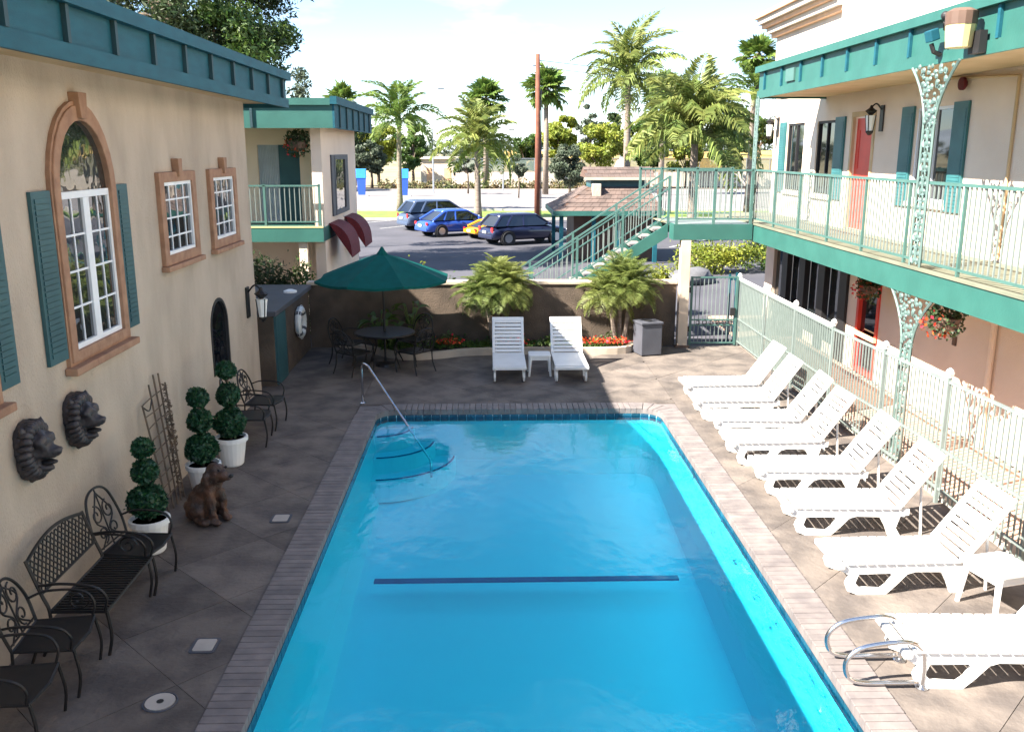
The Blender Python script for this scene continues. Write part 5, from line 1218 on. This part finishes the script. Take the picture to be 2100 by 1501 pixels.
ux0, ux1, uy0, uy1, uz, rz_ = tx0 - .15, tx1 + .3, ty0 - .25, ty1 + .25, 3.34, 3.74; ym = (uy0 + uy1) / 2
MB().add([(ux0, uy0, uz), (ux1, uy0, uz), (ux1, uy1, uz), (ux0, uy1, uz), (ux0, ym, rz_), (ux1, ym, rz_)], [(0, 1, 5, 4), (2, 3, 4, 5), (0, 4, 3), (1, 2, 5), (0, 3, 2, 1)]).build('upper_roof', 'brown', ks)
shingles(Vector((ux0, uy0, uz)), Vector((ux1, uy0, uz)), Vector((ux1, ym, rz_)), Vector((ux0, ym, rz_)), 3, 12)
MB().box(ux0 - .03, ux1, uy0 - .05, uy0 - .005, uz - .1, uz + .02).build('eave_board', 'cap', ks)
MB().box(4.2, 4.55, 37.1, 37.5, 2.2, 3.1).build('chimney', 'stucco', ks, bevel=.02)
for x, y in ((kx0 + .3, ky0 + .3), (kx0 + 1.6, ky0 + .3), (kx0 + .3, ky1 - .3), (kx1 - .3, ky0 + .3), (kx1 - 1.8, ky0 + .3)): MB().box(x - .08, x + .08, y - .08, y + .08, 0, kz - .02).build('post', 'teal_dark', ks)
MB().box(kx0 + .9, kx1 - .2, ky0 + 1.4, ky1 - .2, 0, kz - .02).build('inner_wall', 'brown', ks)

# poles and signs
t = thing('utility_pole', 'tall red brown wooden utility pole beyond the parked cars', 'pole', (3.0, 57, 0))
MB().tube([(3.0, 57, -.06), (3.02, 57, 5), (2.98, 57, 10.05)], [.19, .165, .13], 9).build('shaft', 'pole', t, smooth=True)
MB().tube([(3.24, 57, 0), (3.2, 57, 8)], .035, 6).build('conduit', 'grey_box', t)
for z, e in ((9.7, (60, 75, 11)), (9.3, (60, 73, 10.5))): MB().tube([(3.0 + (e[0] - 3) * q / 12, 57 + (e[1] - 57) * q / 12, z + (e[2] - z) * q / 12 - 1.6 * 4 * (q / 12) * (1 - q / 12)) for q in range(13)], .022, 4).build('cable', 'dark', t)
for z in (8.6, 9.4): MB().tube([(2.7, 57, z), (3.3, 57, z)], .03, 5).build('peg', 'dark', t)
for x, y, lb_ in ((-12.85, 93, 'left blue pylon sign at the street edge'), (-8.5, 92, 'right blue pylon sign at the street edge, behind the palm trunk')):
    t = thing('pylon_sign', lb_, 'sign', (x, y, 0), 0, 'blue pylon signs at the street')
    MB().prism([(x - .34, 0), (x + .34, 0), (x + .45, 1.75), (x - .45, 1.75)], lambda u, v, w: (u, y + w, v - .04), .3).build('column', 'blue_sign', t)
    MB().box(x - .5, x + .5, y - .05, y + .35, 1.715, 2.65).build('head_panel', 'blue_sign2', t, bevel=.03)
    MB().box(x - .7, x + .7, y - .2, y + .5, -.06, .06).build('footing', 'kerb', t)
t = thing('light_mast', 'thick white light mast beyond the street', 'mast', (16.2, 112, 0))
MB().tube([(16.2, 112, 0), (16.2, 112, 9)], [.42, .22], 10).build('shaft', 'light_white', t, smooth=True); MB().lathe([(.9, 0), (.6, .8)], (16.2, 112, 2.5), 10).build('base', 'light_white', t)
MB().tube([(16.2, 112, 8.9), (17.6, 112, 9.3)], .09, 6).build('arm', 'light_white', t); MB().box(17.2, 18.2, 111.85, 112.15, 9.22, 9.4).build('lamp_head', 'grey_box', t)
for x, y, h, lb_ in ((-5.9, 98, 10.5, 'slim grey street light pole left of the wall'), (1.6, 104, 6.5, 'slim grey post in front of the pale street wall')):
    t = thing('street_light', lb_, 'street light', (x, y, 0)); MB().tube([(x, y, 0), (x, y, h)], [.11, .06], 6).build('shaft', 'rim', t); MB().tube([(x, y, h), (x + .9, y, h + .2)], .05, 5).build('arm', 'rim', t); MB().box(x + .7, x + 1.3, y - .12, y + .12, h + .14, h + .26).build('lamp_head', 'grey_box', t)

# palms
palm('queen palm left of the parked cars with fronds spread wide', (-6.7, 69, 0), 6.6, .22, 4.0, 20, 'frond', 21, (.1, 0), .9, .85, 82, -30, ll=.27, lw=.055, group='palms along the street')
palm('queen palm with yellow green crown behind the blue sedan', (-.75, 61, 0), 4.9, .24, 3.9, 24, 'frond_y', 33, (0, 0), 1.1, .95, 84, -35, lw=.06, group='palms along the street')
palm('tallest queen palm behind the pavilion, fronds up against the sky', (9.0, 60, 0), 9.0, .27, 4.5, 27, 'frond_y', 45, (-.1, 0), 1.3, .95, 86, -48, group='palms along the street', ll=.28, lw=.06)
palm('dense green queen palm rising behind the stair landing', (10.15, 45.5, 0), 5.2, .24, 4.3, 38, 'frond_y', 57, (0, 0), 1.7, .95, 88, -24, ll=.32, group='palms along the street', lw=.06)
palm('feather palm partly hidden at the far corner of the motel', (17.6, 62, 0), 8.2, .2, 3.0, 14, 'frond', 63, (0, 0), .9, .8, 70, -20, group='palms along the street')
fan_palm('fan palm crown showing behind the red brown pole', (5.9, 96, 0), 10.4, .26, 2.5, 34, 'frond', 1, 'fan palms along the street'); fan_palm('fan palm rising behind the yellow green queen palm', (-.35, 110, 0), 10.2, .3, 2.7, 34, 'frond', 2, 'fan palms along the street')
fan_palm('fan palm top just left of the motel cornice', (17.9, 62.5, 0), 10.4, .22, 1.5, 26, 'frond', 3, 'fan palms along the street'); fan_palm('dark fan palm close behind the tallest queen palm', (17.6, 94, 0), 9.8, .26, 2.5, 34, 'leaf', 4, 'fan palms along the street')
fan_palm('low fan palm crown above the tan wing roof', (-17.4, 112, 0), 10.2, .25, 2.2, 26, 'frond', 5, 'fan palms along the street')
# street trees
G = 'trees beyond the street'
tree('round olive green tree behind the left blue sign', (-14.2, 112, 0), 2.2, .16, (0, 0, 3.6, 1.9, 1.9, 1.7), 22, 200, .20, 'leaf_olive', 1, group=G)
tree('yellow green tree at the left end of the street', (-14.8, 124, 0), 2.6, .2, (0, 0, 5.0, 3.2, 2.6, 2.9), 30, 200, .26, 'leaf_yellow', 2, group=G)
tree('narrow dark tree left of the pale house', (-9.7, 118, 0), 2.6, .2, (0, 0, 5.2, 1.9, 1.9, 3.4), 26, 200, .24, 'leaf', 3, group=G)
tree('dark green tree at the tan wing corner', (-17.4, 120, 0), 2.6, .2, (0, 0, 4.4, 2.2, 2.2, 2.8), 24, 200, .24, 'leaf_dark', 13, group=G)
tree('small dark street tree with thin trunk left of the queen palm', (-2.2, 97, 0), 2.2, .08, (0, 0, 3.0, 1.7, 1.2, .9), 16, 150, .15, 'leaf_olive', 4, group=G)
tree('small round street tree between the palm and the pole', (2.85, 88, 0), 2.0, .06, (0, 0, 2.9, 1.0, 1.0, .9), 14, 150, .13, 'leaf_olive', 5, group=G)
tree('large olive green round tree right of the pole', (8.1, 92, 0), 1.4, .14, (0, 0, 3.2, 1.7, 1.6, 2.0), 30, 220, .17, 'leaf_olive', 6, group=G)
tree('yellow tree behind the olive tree', (9.3, 118, 0), 3.2, .2, (0, 0, 6.2, 2.1, 2.1, 2.7), 26, 200, .25, 'leaf_yellow', 7, group=G)
tree('yellow green spreading tree over the pavilion roof', (12.6, 104, 0), 2.6, .16, (0, 0, 5.2, 3.1, 2.4, 2.2), 30, 220, .22, 'leaf_yellow', 8, group=G)
tree('thin pale tree rising left of the tallest palm', (12.2, 112, 0), 4.5, .14, (0, 0, 7.6, 1.5, 1.5, 2.2), 16, 120, .2, 'leaf_olive', 10, group=G)
for i, (x, y, r_, m_) in enumerate(((27, 150, 3.6, 'leaf'), (33, 156, 4.2, 'leaf_dark'), (40, 150, 4.0, 'leaf'), (47, 160, 4.6, 'leaf_dark'), (22, 165, 3.4, 'leaf_dark'))):
    tree('%s tree on the dry bank behind the landing' % ('first green', 'second dark', 'third green', 'far right dark', 'leftmost dark')[i], (x, y, 3.6), 1.6, .25, (0, 0, 4.2, r_, r_ * .8, 3.1), 24, 170, .42, m_, 30 + i, group=G)
for i, (x, y, r_, h_, m_, lb_) in enumerate(((19.5, 112, 2.2, 4.0, 'leaf', 'green street tree left of the landing palm'), (24.5, 114, 2.6, 4.3, 'leaf_yellow', 'yellow green street tree behind the landing railing'), (29.5, 113, 2.4, 4.4, 'leaf', 'green street tree near the motel corner'),
        (-.2, 126, 2.4, 4.2, 'leaf_olive', 'olive tree behind the pale street wall, left of the pole'), (5.2, 128, 2.5, 4.4, 'leaf', 'green tree behind the pale street wall at the pole'), (-18.5, 104, 2.3, 3.6, 'leaf', 'green tree hard against the tan wing edge'))):
    tree(lb_, (x, y, 0), h_ * .45, .15, (0, 0, h_, r_, r_ * .8, h_ * .52), 26, 190, .24, m_, 60 + i, group=G)
# bushes in the planting bed
V, F = [], []; P = []
for i in range(64):
    x = -13 + i * .42 + rnd.uniform(-.2, .2); y = 108.3 + rnd.uniform(-1, 3.5) - .0013 * max(0, x + 6) ** 2; r_ = rnd.uniform(.4, .95); P.append(ell_pts(70, (x, y, r_ * .6), (r_, r_, r_ * .8), .4))
M['leaf_brown'] = mat('dry_leaves', (.19, .12, .06), .7, col2=(.09, .12, .035), vs=.5, isl=.35, trans=.2)
V, F = leaves(np.concatenate(P), .16, .5); o = inst('bed_bushes', fast_mesh('bed_bushes', V, F, 'leaf_brown'), None); tag(o, 'low mixed brown green bushes along the street bed', 'bushes', kind='stuff')
# pale street wall with mesh fence, house, embankment, far trees
t = thing('street_wall', 'long pale concrete wall beyond the street', 'wall', (10, 117, 0)); MB().box(-4.2, 60, 117, 117.4, -.05, 1.9).build('wall', 'cream', t)
for i in range(17):
    x = -3.2 + i * 3; MB().tube([(x, 116.9, 1.9), (x, 116.9, 3.5)], .05, 5).build('fence_post', 'rim', t)
MB().box(-4.2, 52, 116.88, 116.92, 3.42, 3.5).build('fence_rail', 'rim', t)
M['far_mesh'] = sm.copy(); M['far_mesh'].node_tree.nodes['Map Range'].inputs[3].default_value = .4
MB().add([(-4.2, 116.95, 1.9), (52, 116.95, 1.9), (52, 116.95, 3.42), (-4.2, 116.95, 3.42)], [(0, 1, 2, 3)]).build('mesh_panel', M['far_mesh'], t)
t = thing('pale_house', 'pale stucco house with flat roof behind the street trees', 'house', (-6.5, 128, 0))
MB().box(-9.4, -3.2, 128, 134, -.05, 3.3).build('wall', 'cream', t); MB().box(-9.7, -2.9, 127.7, 134.3, 3.3, 3.6).build('roof', 'cream', t)
for x in (-8.6, -6.2): MB().box(x, x + .9, 127.95, 127.99, .0, 2.1).build('door', 'cornice', t)
MB().box(-4.9, -3.9, 127.95, 127.99, 1.1, 2.2).build('window', 'glass_dark', t)
M['dry'] = mat('dry_grass', (.42, .27, .07), .95, col2=(.33, .24, .08), vs=.25, detail=8)
mb = MB(); V = []
xs2 = [2 + i * 6 for i in range(26)]
for x in xs2:
    for y, z in ((122, -.06), (134, 2.4), (150, 3.75), (240, 4.3)): V.append((x, y, z + (.25 * math.sin(x * .21) if z > 0 else 0)))
mb.add(V, [(i * 4 + j, i * 4 + 4 + j, i * 4 + 5 + j, i * 4 + 1 + j) for i in range(25) for j in range(3)]); struct('dry_bank', mb, 'dry', smooth=True)
P = []
for i in range(170):
    x = -150 + i * 2.0 + rnd.uniform(-1, 1); y = rnd.uniform(260, 330); r_ = rnd.uniform(2.2, 4.6); P.append(ell_pts(90, (x, y, 1.5 + r_ * .8), (r_ * 1.3, r_, r_), .4))
V, F = leaves(np.concatenate(P), .75, .55); o = inst('far_trees', fast_mesh('far_trees', V, F, 'leaf_olive'), None); tag(o, 'hazy line of far trees along the horizon', 'trees', kind='stuff')
# far hills
mb = MB(); V = []; nn = 90
for i in range(nn + 1):
    x = -1500 + i * 34; z = 30 + 34 * noise.noise(Vector((x * .004, 3, 0))) + 12 * noise.noise(Vector((x * .013, 7, 0))); z = max(z, 4)
    V += [(x, 1500, -2), (x, 1560, z * .75), (x, 1700, z), (x, 1900, -2)]
mb.add(V, [(i * 4 + j, i * 4 + 4 + j, i * 4 + 5 + j, i * 4 + 1 + j) for i in range(nn) for j in range(3)])
M['hill'] = mat('hill', (.30, .34, .38), .95, vs=.01); struct('hills', mb, 'hill', smooth=True)
